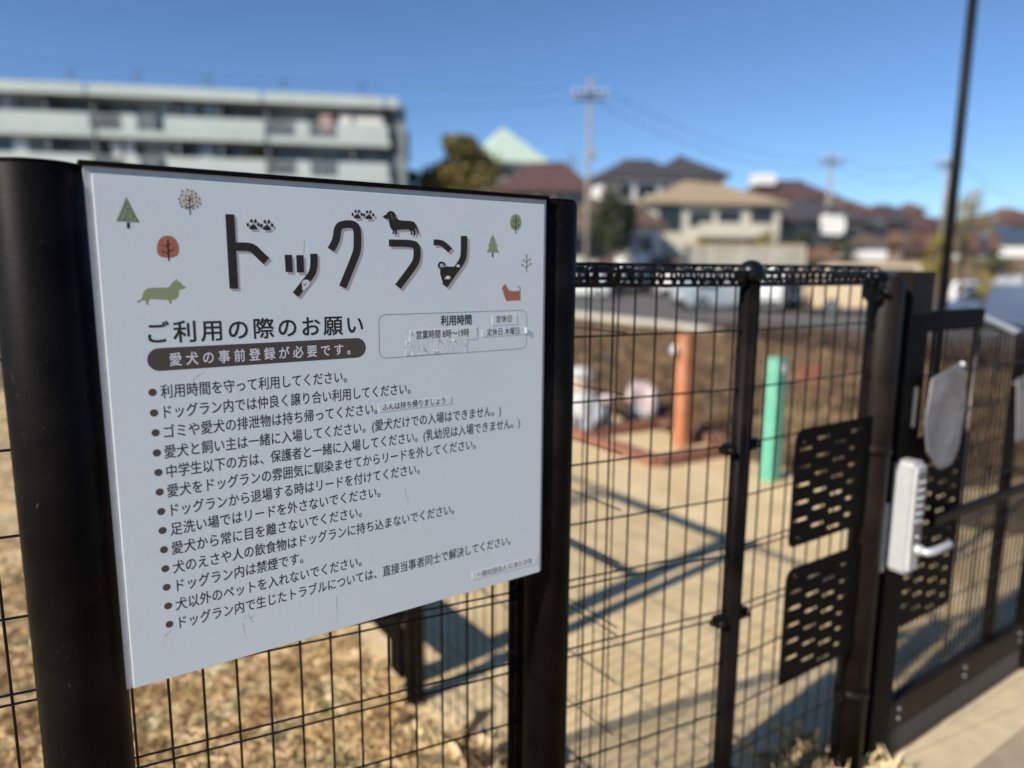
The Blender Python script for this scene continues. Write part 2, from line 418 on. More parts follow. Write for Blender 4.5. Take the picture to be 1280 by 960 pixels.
def smoothp(path, it=2):
    for _ in range(it):
        o = [path[0]]
        for a, b in zip(path[:-1], path[1:]): o += [(a[0]*.75+b[0]*.25, a[1]*.75+b[1]*.25), (a[0]*.25+b[0]*.75, a[1]*.25+b[1]*.75)]
        o.append(path[-1]); path = o
    return path
def smoothc(pts, it=1):
    for _ in range(it):
        o = []
        for i in range(len(pts)):
            a, b = pts[i], pts[(i+1) % len(pts)]; o += [(a[0]*.75+b[0]*.25, a[1]*.75+b[1]*.25), (a[0]*.25+b[0]*.75, a[1]*.25+b[1]*.75)]
        pts = o
    return pts
tA = lambda x, y: (250+x/6.4, 240+y/6.4)
tB = lambda x, y: (430+x/6.4, 240+y/6.4)
tC = lambda x, y: (120+x/5.3333, 220+y/5.3333)
tD = lambda x, y: (580+x/6, 240+y/6)
SH = (3.0, 3.3)
def glyph(name, polys, tf):
    multi('title_shadow', polys, M['inkshadow'], .00005, tf, SH)
    return multi(name, polys, M['ink'], .00014, tf)
arm = smoothp([(262,437),(375,437),(425,452),(470,500),(527,552)])
glyph('title_letter', [[(198,177),(270,180),(302,773),(232,773)], stroke_poly(arm, 68)], tA)
def paw(cx, cy, s):
    s *= 1.14
    return [smoothc([(cx-30*s,cy+22*s),(cx-22*s,cy+2*s),(cx,cy-14*s),(cx+22*s,cy+2*s),(cx+30*s,cy+22*s),(cx,cy+26*s)], 1)] + [ell(cx+a*s, cy+b*s, 9.5*s, 14*s, 10) for a, b in ((-38,-8),(-14,-34),(14,-34),(37,-8))]
glyph('paw_print', paw(422, 272, 1), tA); glyph('paw_print', paw(530, 277, 1), tA)
glyph('paw_print', paw(100, 188, .85), tB); glyph('paw_print', paw(192, 193, .85), tB)
tsu = smoothp([(905,494),(907,590),(893,650),(850,705),(760,822)])
glyph('title_letter', [[(672,502),(730,502),(738,640),(680,640)], [(764,505),(822,505),(828,643),(770,643)], stroke_poly(tsu, 58)], tA)
multi('printed_dog_face', [smoothc([(806,720),(835,697),(868,708),(880,725),(858,760),(812,795),(815,760)], 2)], M['inkwhite'], .0002, tA)
multi('printed_dog_features', [ell(832,742,9,6,8), ell(820,728,4,4,6), ell(843,729,4,4,6)], M['ink'], .00026, tA)
gu = smoothp([(1042,462),(1085,385),(1097,275),(1150,257),(1215,257),(1254,290),(1254,450),(1240,505),(1135,760)])
glyph('title_letter', [stroke_poly(gu, 61)], tA)
ra = smoothp([(353,408),(540,411),(578,435),(578,530),(555,585),(425,758)])
glyph('title_letter', [stroke_poly(ra, 57)], tB)
dach = [(303,198),(312,190),(335,178),(343,162),(365,152),(390,158),(404,176),(409,202),(424,221),(455,228),(530,233),(558,243),(572,268),(588,318),(590,340),(583,338),(570,300),(560,285),(566,318),(564,345),(548,347),(551,325),(541,305),(536,322),(542,341),(525,342),(530,318),(510,300),(420,303),(415,320),(419,339),(403,341),(402,310),(392,308),(396,332),(379,337),(385,313),(364,285),(355,250),(352,216),(322,215)]
glyph('printed_dachshund', [dach], tB)
multi('printed_ear_line', [stroke_poly([(372,170),(374,205),(388,214),(400,208)], 3.5)], M['inkbeige'], .0002, tB)
n1 = smoothp([(710,403),(765,404),(800,425),(843,467)]); n2 = smoothp([(953,352),(953,500),(938,553),(880,632),(798,748)])
body = [(885,597),(790,597),(775,612),(762,620),(762,650),(772,690),(784,722),(800,742),(860,690),(930,598)]
curl = stroke_poly([(775+24*math.cos(a)*1.0, 588+24*math.sin(a)) for a in [R_(x) for x in range(60, 361, 20)]], 16)
glyph('title_letter', [stroke_poly(n1, 47), stroke_poly(n2, 51), body, curl], tB)
multi('printed_patch', [smoothc([(888,592),(905,575),(922,590),(918,603),(895,600)], 1), smoothc([(795,700),(812,672),(828,666),(852,685),(830,700),(808,695)], 1)], M['inkwhite'], .0002, tB)
# small pictures
def pic(name, parts, tf):
    o = None
    for k, (polys, m) in enumerate(parts): o = multi(name, polys, m, .00006+k*.00005, tf)
def branches(segs, w): return [stroke_poly(s, w) for s in segs]
pic('printed_tree', [([[(200,140),(133,303),(290,312)]], M['inkgreen2']), ([[(203,311),(224,311),(225,350),(204,350)]], M['ink'])], tC)
dots = [(572,103),(608,93),(636,102),(568,130),(597,134),(634,127),(661,118),(552,155),(583,166),(662,144),(686,154),(558,180),(602,186),(640,172),(667,172),(690,184),(568,204),(597,216),(645,216),(672,204),(630,150)]
pic('printed_tree', [([ell(620,158,70,66,20)], M['inkpale']), ([ell(a,b,8.5,8.5,8) for a,b in dots], M['inkbeige']), (branches([[(617,128),(625,260)],[(590,150),(620,172)],[(645,145),(620,168)],[(585,195),(622,218)],[(655,188),(622,213)]], 6.5), M['ink'])], tC)
pic('printed_tree', [([smoothc([(475,392),(530,415),(555,480),(545,535),(480,550),(410,535),(400,470),(425,410)], 3)], M['inkorange']), (branches([[(475,424),(484,566)]], 11)+branches([[(500,450),(477,462)],[(450,462),(478,476)],[(518,486),(480,505)],[(438,500),(482,520)]], 7), M['ink'])], tC)
corgi = [(268,840),(300,818),(313,778),(330,755),(360,745),(480,743),(498,722),(510,705),(525,697),(532,680),(541,698),(562,709),(577,730),(597,737),(592,748),(560,757),(550,762),(548,800),(530,820),(500,828),(498,838),(503,850),(488,850),(480,826),(358,820),(345,842),(352,857),(335,856),(328,828),(303,830),(282,845)]
pic('printed_dog', [([corgi], M['inkgreen'])], tC)
pic('printed_tree', [([smoothc([(381,162),(415,180),(428,235),(405,288),(360,288),(335,240),(348,180)], 2)], M['inkgreen']), (branches([[(381,185),(381,313)]], 6)+branches([[(363,218),(381,236)],[(399,210),(381,230)],[(358,258),(381,274)],[(405,248),(381,266)]], 4.5)+[ell(a,b,5.5,5.5,8) for a,b in ((382,188),(363,217),(400,209),(357,257),(405,247))], M['ink'])], tD)
pic('printed_tree', [([[(208,320),(233,364),(224,362),(247,408),(235,406),(257,455),(163,453),(185,406),(172,408),(194,361),(184,364)]], M['inkgreen']), ([[(203,455),(213,455),(213,489),(203,489)]], M['ink'])], tD)
pic('printed_tree', [([ell(a,b,9,9,8) for a,b in ((463,477),(438,512),(489,505),(430,545),(494,539))], M['inkpale']), (branches([[(463,478),(463,600)]], 5)+branches([[(438,513),(463,530)],[(488,506),(463,527)],[(430,546),(463,570)],[(494,540),(463,562)]], 4)+[ell(a,b,5,5,6) for a,b in ((463,475),(438,511),(488,504),(429,545),(494,539))], M['ink2'])], tD)
terr = [(273,722),(283,715),(288,702),(297,700),(302,685),(312,703),(320,722),(335,738),(362,744),(402,740),(415,745),(416,790),(419,812),(345,816),(312,819),(302,795),(292,770),(285,735)]
pic('printed_dog', [([terr], M['inkorange']), ([stroke_poly(smoothp([(396,711),(412,710),(416,725),(411,746)],1), 5)], M['ink2'])], tD)

# text
def text_mesh(s, bold, sp=1.0):
    cu = bpy.data.curves.new('t', 'FONT'); cu.body = s; cu.size = 1; cu.resolution_u = 3; cu.offset = 0; cu.space_character = sp; cu.fill_mode = 'FRONT'
    ob = bpy.data.objects.new('t', cu); COL.objects.link(ob)
    dg = bpy.context.evaluated_depsgraph_get(); me = bpy.data.meshes.new_from_object(ob.evaluated_get(dg))
    bpy.data.objects.remove(ob); bpy.data.curves.remove(cu)
    return me
def text(s, pl, pr, hk, name='text_line', m=None, bold=.006, off=.0001, sp=1.0):
    """pl, pr: pixels of the left / right end on the optical middle line; hk: height in board metres"""
    me = text_mesh(s, bold, sp)
    xs_ = [v.co.x for v in me.vertices]
    ua, va = UV(*pl); ub, vb = UV(*pr); x0, x1 = min(xs_), max(xs_)
    k = (ub-ua)/(x1-x0); o0 = sign.location; vv = (va+vb)/2
    fs = [tuple(p.vertices) for p in me.polygons]; co = [v.co.copy() for v in me.vertices]
    vs = []; nf = []; sh_ = [(-bold, -bold), (bold, -bold), (bold, bold), (-bold, bold)] if bold > .001 else [(0, 0)]
    for j, (dx, dy) in enumerate(sh_):
        b = len(vs)
        for c in co: vs.append(P3(ua+(c.x+dx-x0)*k, vv+(c.y+dy-.36)*hk, off+j*.000004)-o0)
        nf += [tuple(b+i for i in f) for f in fs]
    me = bpy.data.meshes.new(name); me.from_pydata(vs, [], nf)
    me.materials.clear(); me.materials.append(m or M['inktext'])
    o = link_mesh(name, me, panel); return o
UH = .0162/.88
lines = [
 ('利用時間を守って利用してください。',(190.2,490.1),200.3,432.5),
 ('ドッグラン内では仲良く譲り合い利用してください。',(192.1,515.7),204.5,512),
 ('ゴミや愛犬の排泄物は持ち帰ってください。',(194,540.5),204.5,470.5),
 ('愛犬と飼い主は一緒に入場してください。(愛犬だけでの入場はできません。)',(195.6,565.6),205,625),
 ('中学生以下の方は、保護者と一緒に入場してください。(乳幼児は入場できません。)',(197.5,590),207.6,648.6),
 ('愛犬をドッグランの雰囲気に馴染ませてからリードを外してください。',(199.1,614.4),208.5,593.5),
 ('ドッグランから退場する時はリードを付けてください。',(201,638.7),213.4,523.5),
 ('足洗い場ではリードを外さないでください。',(202.7,662.4),212.7,474.4),
 ('愛犬から常に目を離さないでください。',(204.5,686.3),214,451),
 ('犬のえさや人の飲食物はドッグランに持ち込まないでください。',(206.2,710),215.8,566.5),
 ('ドッグラン内は禁煙です。',(207.8,733.2),220.5,378),
 ('犬以外のペットを入れないでください。',(209.7,756.4),219,451),
 ('ドッグラン内で生じたトラブルについては、直接当事者同士で解決してください。',(211.3,779.4),223.7,637)]
def vpix(u, v):
    p = P3(u, v)-CAM; w = p.dot(_f); return (640+F_PX*p.dot(_R)/w, 480-F_PX*p.dot(_U)/w)
def u_at_x(px, v):                                           # u on a given board row where the pixel column is px
    a, b = 0, sw
    for _ in range(30):
        c = (a+b)/2
        if vpix(c, v)[0] < px: a = c
        else: b = c
    return a
for s, (bx, by), xl, xr in lines:
    ub, vb = UV(bx, by)
    mb = MB(); rr = .0046
    mb.poly3([P3(ub+rr*math.cos(2*math.pi*i/20), vb+rr*math.sin(2*math.pi*i/20), .0001) for i in range(20)])
    mb.build('bullet', M['ink2'], panel)
    text(s, vpix(u_at_x(xl, vb), vb), vpix(u_at_x(xr, vb), vb), UH)
text('ご利用の際のお願い', (184.6, 415.5), (452.5, 406.5), .0285, 'heading_text', M['ink'], .014, .0001, 1.22)
# spread the heading characters like the photograph: they are letter spaced already by the fit
mb = MB(); uL, vL = UV(183.5, 450); uR, vR = UV(456.4, 434); vm = (vL+vR)/2; ph = .0139
pts = [P3(uL+ph+ph*math.cos(a), vm+ph*math.sin(a), .00008) for a in [math.pi/2+math.pi*i/14 for i in range(15)]]
pts += [P3(uR-ph+ph*math.cos(a), vm+ph*math.sin(a), .00008) for a in [-math.pi/2+math.pi*i/14 for i in range(15)]]
mb.poly3(pts); mb.build('banner', M['ink2'], panel)
text('愛 犬 の 事 前 登 録 が 必 要 で す 。', (211.6, 448.2), (437, 437.3), .0172, 'banner_text', M['inkwhite'], .014, .00016)
# opening-hours box
def boardrect(p00, p10, p11, p01):
    q = [UV(*p) for p in (p00, p10, p11, p01)]
    return ((q[0][0]+q[3][0])/2, (q[1][0]+q[2][0])/2, (q[2][1]+q[3][1])/2, (q[0][1]+q[1][1])/2)
bu0, bu1, bv0, bv1 = boardrect((471.5,393), (657.5,387.6), (657,436), (474,447.5))
def rrect(u0, u1, v0, v1, r, n=6):
    o = []
    for cx, cy, a0 in ((u1-r, v1-r, 0), (u0+r, v1-r, 90), (u0+r, v0+r, 180), (u1-r, v0+r, 270)):
        for i in range(n+1): a = R_(a0+90*i/n); o.append((cx+r*math.cos(a), cy+r*math.sin(a)))
    return o
oo = rrect(bu0, bu1, bv0, bv1, .010); ii = rrect(bu0+.0006, bu1-.0006, bv0+.0006, bv1-.0006, .0094)
mb = MB(); n = len(oo); mb.add([P3(*p, .0001) for p in oo]+[P3(*p, .0001) for p in ii], [(i, (i+1) % n, n+(i+1) % n, n+i) for i in range(n)])
mb.build('hours_box_outline', M['ink2'], panel)
tE = lambda x, y: (470+x/6.4, 380+y/6.4)
text('利用時間', tE(512, 134), tE(757, 124), .0165, 'heading_text', M['ink'], .022)
def sticker(pix, tf, m=None, thick=.00028, name='sticker'):
    q = [UV(*tf(*p)) for p in pix]; mb = MB()
    mb.prism([P3(u, v, .00005) for u, v in q], sn*thick); return mb.build(name, m or M['sticker'], panel)
def ragged(pix, seg=10, amp=3):
    o = []
    for i in range(len(pix)):
        a, b = pix[i], pix[(i+1) % len(pix)]
        for k in range(seg): t = k/seg; o.append((a[0]+(b[0]-a[0])*t+random.uniform(-amp, amp), a[1]+(b[1]-a[1])*t+random.uniform(-amp, amp)))
    return o
sticker([(922,92),(1122,82),(1122,160),(922,170)], tE)
sticker([(838,205),(1195,190),(1198,240),(840,262)], tE)
sticker([(262,212),(800,185),(800,278),(262,300)], tE)
sticker(ragged([(228,300),(722,272),(722,385),(232,412)]), tE, M['residue'], .0002, 'glue_residue')
mb = MB()                                                    # curled scraps of torn label
random.seed(3)
for cx, cy in [(240,240),(235,300),(222,345),(262,330),(460,378),(480,370),(370,358),(380,350),(610,288),(490,288),(250,404),(282,402),(345,395),(700,330),(560,384),(288,250),(280,235),(225,210),(790,195),(800,215)]:
    u, v = UV(*tE(cx, cy)); s = random.uniform(.0012, .0032); a = random.uniform(0, 3.1)
    p = [P3(u+s*math.cos(a+k*2.1)*random.uniform(.6, 1.3), v+s*.8*math.sin(a+k*2.1), .0003+(.0016*random.random() if k == 1 else 0)) for k in range(3)]
    mb.add(p, [(0, 1, 2)])
u, v = UV(*tE(1183, 208)); mb.prism([P3(u, v-.005, .0005), P3(u+.0035, v-.005, .0014), P3(u+.0035, v+.004, .0014), P3(u, v+.005, .0005)], sn*.0003)
sc_ = mb.build('label_scrap', M['sticker'], panel); sc_['kind'] = 'stuff'
random.seed(11)
text('定休日', tE(952, 122), tE(1076, 116), .0125, 'sticker_text', None, .005, .00042)
text('定休日 木曜日', tE(880, 226), tE(1138, 213), .0125, 'sticker_text', None, .005, .00042)
text('営業時間 8時～19時', tE(315, 247), tE(736, 229), .0140, 'sticker_text', None, .007, .00042)
tF = lambda x, y: (440+x/4.267, 380+y/4.267)
sticker([(137,534),(523,492),(524,530),(139,575)], tF)
text('ふんは持ち帰りましょう', tF(157, 549), tF(492, 514), .0118, 'sticker_text', None, .006, .00042)
tG = lambda x, y: (420+x/4.267, 590+y/4.267)
sticker([(722,532),(1068,448),(1068,486),(722,574)], tG)
text('一般社団法人 にあとぴあ', tG(748, 546), tG(1040, 468), .0115, 'sticker_text', M['ink2'], .0, .00042)
# scratches and scuffs
mb = MB()
def scr(a, b, w=.0004):
    (ua, va), (ub, vb) = UV(*a), UV(*b); dx, dy = ub-ua, vb-va; l = math.hypot(dx, dy); ox, oy = -dy/l*w, dx/l*w
    mb.poly3([P3(ua-ox, va-oy, .00006), P3(ub, vb, .00006), P3(ua+ox, va+oy, .00006)])
for a, b in (((303,778),(308,800)),((304,772),(310,772)),((310,766),(314,778)),((316,768),(312,778)),((420,745),(421,785)),((205,795),(222,779)),((595,680),(618,700)),((505,610),(512,636)),((240,475),(262,458)),((380,300),(378,330))): scr(a, b)
o = mb.build('scratch', M['scratch'], panel); o['kind'] = 'stuff'
mb = MB()
for cx, cy in ((312,771),(316,776),(306,769),(658,662),(534,668),(636,700)):
    u, v = UV(cx, cy); mb.poly3([P3(u+.0009*math.cos(a)*random.uniform(.6,1.4), v+.0009*math.sin(a), .00012) for a in [k*1.05 for k in range(6)]])
o = mb.build('chip', M['scratch'], panel); o['kind'] = 'stuff'

# ------------------------------------------------------------------ mesh fences
def wire_proto(name, r):
    mb = MB(); mb.tube([(0,0,0), (0,0,1)], r, 6); me_o = mb.build(name, M['wire']); me = me_o.data; bpy.data.objects.remove(me_o); return me
WV = wire_proto('wire_proto', 1)
def put_wire(name, a, b, r, parent):
    o = bpy.data.objects.new(name, WV); COL.objects.link(o); o.parent = parent
    o.location = Vector(a)-root_of(parent).location; d = Vector(b)-Vector(a)
    o.rotation_mode = 'QUATERNION'; o.rotation_quaternion = d.to_track_quat('Z', 'Y'); o.scale = (r, r, d.length); return o
HZ = [1.305, 1.181, 1.059, .940, .826, .811, .681, .663, .555, .430, .306, .182, .166, .06]
TOPZ = 1.425
def ring_me(r, w, nrm):
    mb = MB(); pts = [nrm*(math.cos(a)*r)+Z*(math.sin(a)*r) for a in [2*math.pi*i/12 for i in range(13)]]
    mb.tube(pts, w, 5, cap=False); o = mb.build('loop', M['wire']); me = o.data; bpy.data.objects.remove(o); return me
def mesh_run(th, P, nrm, t0, t1, pitch=.05, phase=0, top=True, hz=HZ, rv=.0021, rh=.0020, z0=.03, z1=TOPZ-.03):
    k0 = math.ceil((t0-phase)/pitch); k1 = math.floor((t1-phase)/pitch)
    rm2 = ring_me(.017, .0034, (nrm*.6+(P(1)-P(0)).normalized()*.8)) if top else None
    rm = ring_me(.020, .0036, nrm) if top else None
    for k in range(k0, k1+1):
        t = phase+k*pitch
        put_wire('vertical_wire', P(t, z0), P(t, z1), rv, th)
        if top:
            o = bpy.data.objects.new('top_loop', rm2); COL.objects.link(o); o.parent = th; o.location = P(t+pitch*.5, TOPZ-.010)-th.location
            o = bpy.data.objects.new('top_loop', rm); COL.objects.link(o); o.parent = th; o.location = P(t, TOPZ-.006)+nrm*.0-th.location
    for z in hz: put_wire('horizontal_wire', P(t0, z)+nrm*.004, P(t1, z)+nrm*.004, rh, th)
    if top:
        for a in (20, 110, 200, 290):
            q = nrm*(math.cos(R_(a))*.021)+Z*(math.sin(R_(a))*.021-.006)
            put_wire('top_wire', P(t0, TOPZ)+q, P(t1, TOPZ)+q, .0038, th)
def clamp_at(th, c, d, nrm, side):
    mb = MB(); mb.bbox(c+d*(.034*side), d, nrm, Z, .013, .011, .013, .003)
    mb.tube([c+d*(.040*side)+nrm*.008, c+d*(.040*side)+nrm*.020], .007, 8)
    mb.tube([c+d*(.052*side)-Z*.008, c+d*(.060*side), c+d*(.052*side)+Z*.009], .003, 6)
    o = mb.build('clamp', M['wire'], th); return o

fA = thing('mesh_fence', FA(.2), 'black wire mesh fence running behind the notice board to the round-capped post', 'fence')
mesh_run(fA, FA, fan, -1.2, MT-.02, .05, 0.0)
# post of channel section behind the sign's right post
pA = (onplane(653, 760, FA0, fa)-FA0).dot(fa); c = FA(pA)-fan*.018
mb = MB(); mb.obox(c+Z*.7, fa, fan, Z, .0105, .017, .70)
for s in (-1, 1):
    mb.obox(c+fa*(.0175*s)+fan*.008+Z*.7, fa, fan, Z, .0065, .004, .70)
po = mb.build('post', M['post2'], fA)
mb = MB()
for z in (.70, .80, .83, .40):
    for s in (-1, 1):
        mb.tube([c+fa*(.018*s)+fan*.011+Z*z, c+fa*(.018*s)+fan*.0155+Z*z], .0028, 10)
mb.build('bolt', M['boltdull'], po)
# end/corner post with dome cap
mb = MB(); mb.tube([MP, MP+Z*1.425], .0195, 20)
for a in range(0, 360, 45):
    q = fa*math.cos(R_(a))*.0195+fan*math.sin(R_(a))*.0195; mb.tube([MP+q, MP+q+Z*1.42], .0022, 5)
po = mb.build('post', M['post'], fA)
mb = MB(); mb.ball(MP+Z*1.425, .028, .028, .026, 20, 10); mb.tube([MP+Z*1.413, MP+Z*1.427], .031, 20); mb.build('post_cap', M['wire'], po)
for z in (1.05, .655, .245):
    clamp_at(fA, MP+Z*z, fa, fan, -1); clamp_at(fA, MP+Z*(z+.005), fb, fbn, 1)
mb = MB(); mb.bbox(FA(-1.22)+Z*.7, fa, fan, Z, .02, .02, .7, .004); mb.build('post', M['post'], fA)

# short run with perforated screens + gate post
gp = onplane(1110, 340, MP, fb); GT = (gp-MP).dot(fb)
fB = thing('mesh_fence', FB(GT/2), 'short black mesh fence bay carrying two slotted dark screens left of the gate', 'fence')
mesh_run(fB, FB, fbn, .03, GT-.05, .05, .02)
GPR = .042
mb = MB(); mb.tube([FB(GT), FB(GT, 1.405), FB(GT, 1.418)], [GPR, GPR, GPR-.008], 32); po = mb.build('gate_post', M['post2'], fB)
for z in (.98, .30):
    mb = MB(); mb.tube([FB(GT, z-.012), FB(GT, z+.012)], GPR+.003, 32); mb.bbox(FB(GT-.055, z), fb, fbn, Z, .014, .012, .016, .003); mb.build('clamp', M['post2'], fB)
mb = MB(); mb.bbox(FB(GT-.055, 1.385), fb, fbn, Z, .02, .02, .028, .006); mb.tube([FB(GT-.05, 1.38)+fbn*.02, FB(GT-.05, 1.38)+fbn*.034], .008, 10)
for t in (.0, -.03): mb.ball(FB(GT-.035+t, 1.415)+fbn*.01, .010, .010, .010, 10, 6)
mb.build('top_clamp', M['wire'], fB)

def slotted(name, P, nrm, t0, t1, z0, z1, parent, m, rad=(.02,.02,.02,.02), thick=.003, row=.0215, sl=.052, sh_=.0088, colp=.064, off=.016, rm=.0, slot=True):
    """flat plate with real slots: a filled 2-D curve with holes, given thickness and stood up"""
    cu = bpy.data.curves.new('c', 'CURVE'); cu.dimensions = '2D'; cu.fill_mode = 'BOTH'; cu.extrude = thick/2
    def spl(pts):
        sp = cu.splines.new('POLY'); sp.points.add(len(pts)-1); sp.use_cyclic_u = True
        for p, q in zip(sp.points, pts): p.co = (q[0], q[1], 0, 1)
    W, H_ = t1-t0, z1-z0; o = []
    for (cx, cy, a0, r) in ((W-rad[0], H_-rad[0], 0, rad[0]), (rad[1], H_-rad[1], 90, rad[1]), (rad[2], rad[2], 180, rad[2]), (W-rad[3], rad[3], 270, rad[3])):
        for i in range(6): a = R_(a0+18*i); o.append((cx+r*math.cos(a), cy+r*math.sin(a)))
    spl(o)
    if slot:
        We = W-rm; ncol = max(1, int((We-.008)/colp)); cp = (We-.010)/ncol
        for c_ in range(ncol):
            xm = .006+cp*(c_+.5); y = .020+(c_ % 2)*row*.9
            while y < H_-.018:
                if not (c_ == 0 and (y < .03 or y > H_-.035)):
                    q = []
                    for k in range(4): a = R_(90+60*k); q.append((xm-sl/2+sh_/2+math.cos(a)*sh_/2, y+math.sin(a)*sh_/2))
                    for k in range(4): a = R_(-90+60*k); q.append((xm+sl/2-sh_/2+math.cos(a)*sh_/2, y+math.sin(a)*sh_/2))
                    spl(q)
                y += row*2
    ob = bpy.data.objects.new('c', cu); COL.objects.link(ob)
    me = bpy.data.meshes.new_from_object(ob.evaluated_get(bpy.context.evaluated_depsgraph_get()))
    bpy.data.objects.remove(ob); bpy.data.curves.remove(cu)
    d = (P(1)-P(0)).normalized(); o0 = root_of(parent).location; base = P(t0, z0)+nrm*off
    for v in me.vertices: v.co = base+d*v.co.x+Z*v.co.y+nrm*v.co.z-o0
    me.materials.clear(); me.materials.append(m)
    return link_mesh(name, me, parent)
M['screen'] = mat('slotted_dark_plate', (.004,.0035,.003), .55, 0, .2, 20, spec=.08)
def zt_of(px, py, P0=MP, d=fb): q = onplane(px, py, P0, d); return (q-P0).dot(d), q.z
ta, zb_ = zt_of(966, 852); tb, zc_ = zt_of(1066, 812)
_, z_a = zt_of(985, 543); _, z_b = zt_of(978, 683); _, z_c = zt_of(972, 712); _, z_d = zt_of(964, 855)
s1 = slotted('slotted_screen', FB, fbn, ta, GT-.042, z_b, z_a+.012, fB, M['screen'], rad=(.006,.028,.018,.006), rm=.028)
s1['label'] = 'upper slotted dark screen, its corners rounded on the left'
s2 = slotted('slotted_screen', FB, fbn, ta, GT-.038, z_d, z_c, fB, M['screen'], rad=(.006,.028,.006,.006), rm=.028)
s2['label'] = 'lower slotted dark screen'
for z in (z_a-.02, z_c-.02, z_b+.02):
    mb = MB(); mb.tube([FB(ta+.03, z)+fbn*.014, FB(ta+.03, z)+fbn*.022], .007, 10); mb.build('bolt', M['wire'], fB)

# ------------------------------------------------------------------ outer gate
ST0, _ = zt_of(1131, 340); ST1, _ = zt_of(1158, 340)
gate = thing('gate', FB(1.1), 'dark bronze mesh gate with silver push button lock and a wide kick plate', 'gate')
mb = MB(); mb.bbox(FB((ST0+ST1)/2, .73), fb, fbn, Z, (ST1-ST0)/2, .022, .69, .003); stile = mb.build('stile', M['screen'], gate)
mb = MB(); mb.bbox(FB((ST0+ST1)/2, 1.375)+fbn*.002, fb, fbn, Z, (ST1-ST0)/2+.001, .024, .055, .003); mb.build('closer_cover', M['post2'], gate)
GR = 1.62
t_tr, z_tr = zt_of(1224, 388)
mb = MB(); mb.bbox(FB((ST1+t_tr)/2, 1.298), fb, fbn, Z, (t_tr-ST1)/2, .018, .028, .003); mb.build('top_rail', M['screen'], gate)
mb = MB(); mb.tube([FB(t_tr+.01, .24), FB(t_tr+.01, 1.325)], .0045, 8); mb.build('slim_stile', M['boltdull'], gate)
mb = MB(); mb.bbox(FB((ST1+GR)/2, .150), fb, fbn, Z, (GR-ST1)/2, .016, .045, .003); kp = mb.build('kick_plate', M['post2'], gate)
mb = MB()
for t in (ST1+.05, (ST1+GR)/2, GR-.05):
    for z in (.135, .165): mb.tube([FB(t, z)+fbn*.016, FB(t, z)+fbn*.021], .006, 10)
mb.build('bolt', M['steel'], kp)
mb = MB(); mb.bbox(FB(GR+.03, .40), fb, fbn, Z, .03, .022, .40, .003); mb.build('hinge_stile', M['screen'], gate)
# bottom comb and rail
mb = MB(); mb.bbox(FB((ST1+GR)/2, .022)+fbn*.012, fb, fbn, Z, (GR-ST1)/2, .005, .006, .001); mb.build('bottom_bar', M['boltdull'], gate)
mb = MB(); t = ST1+.01
while t < GR: mb.obox(FB(t, .062)+fbn*.01, fb, fbn, Z, .010, .004, .040); t += .032
cb = mb.build('comb_strip', mat('comb_grey', (.05,.048,.046), .5), gate)
mb = MB(); mb.obox(FB((ST1+GR)/2, .060)-fbn*.006, fb, fbn, Z, (GR-ST1)/2, .004, .044); mb.build('brush_strip', M['screen'], gate)
# mesh infill
t = ST1+.02
while t < GR-.01:
    put_wire('vertical_wire', FB(t, .19)-fbn*.006, FB(t, 1.30 if t < t_tr else 1.24)-fbn*.006, .0029, gate); t += .029
for z in (.30, .43, .55, .67, .79, .91, 1.03, 1.15):
    put_wire('horizontal_wire', FB(ST1, z), FB(GR, z), .0026, gate)
# push bar
tb0, zb0 = zt_of(1150, 653); tb1, zb1 = zt_of(1280, 597)
mb = MB(); mb.bbox(FB((tb0+GR+.1)/2, (zb0+zb1)/2)+fbn*.03, fb, fbn, Z, (GR+.1-tb0)/2, .010, .016, .004); mb.build('push_bar', M['wire'], gate)
# slotted screen on the gate
q0, qz = zt_of(1120, 785); q1, qz1 = zt_of(1192, 640)
s3 = slotted('slotted_screen', FB, fbn, ST1-.002, q1+.01, .42, .98, gate, M['screen'], rad=(.006,.006,.006,.02), off=.006)
# strike and pull edge
mb = MB(); a, za = zt_of(1103, 708); _, zb = zt_of(1104, 626); mb.bbox(FB(ST0-.015, (za+zb)/2)+fbn*.01, fb, fbn, Z, .008, .012, (zb-za)/2, .002); mb.build('strike_plate', M['lock'], gate)
a, za = zt_of(1128, 532); b, zb = zt_of(1134, 482)
mb = MB(); mb.bbox(FB((a+b)/2, (za+zb)/2)+fbn*.026, fb, fbn, Z, .006, .004, (zb-za)/2, .002); mb.build('pull_edge', M['steel'], gate)
# lock body: deep box, left flank catches the sun
lt, lz1 = zt_of(1130, 566); _, lz0 = zt_of(1112, 700)
lc = FB(ST0+.018, (lz0+lz1)/2)+fbn*.052
mb = MB(); mb.bbox(lc, fb, fbn, Z, .030, .031, (lz1-lz0)/2, .010); lock = mb.build('lock_body', M['lock'], gate)
mb = MB(); fc0 = lc+fbn*.0315; mb.bbox(fc0+Z*.02, fb, fbn, Z, .021, .002, (lz1-lz0)/2-.045, .001); mb.build('lock_face', M['lockdark'], lock)
nb = 0
for j in range(6):
    for i in (-1, 1):
        mb = MB(); p = fc0+fb*(.009*i)+Z*(.100-j*.021); mb.tube([p+fbn*.001, p+fbn*.006], .0066, 12); mb.build('button', M['button'], lock)
mb = MB(); p = fc0-Z*.048; mb.tube([p, p+fbn*.009], .009, 14); mb.build('thumb_knob', M['steel'], lock)
mb = MB(); p = fc0-Z*((lz1-lz0)/2-.070); mb.tube([p, p+fbn*.018], .014, 16); mb.tube([p+fbn*.014, p+fbn*.030, p+fbn*.036+fb*.02, p+fbn*.036+fb*.105, p+fbn*.028+fb*.125], [.010,.0105,.0105,.0095,.007], 14)
mb.build('lever_handle', M['lock'], lock)
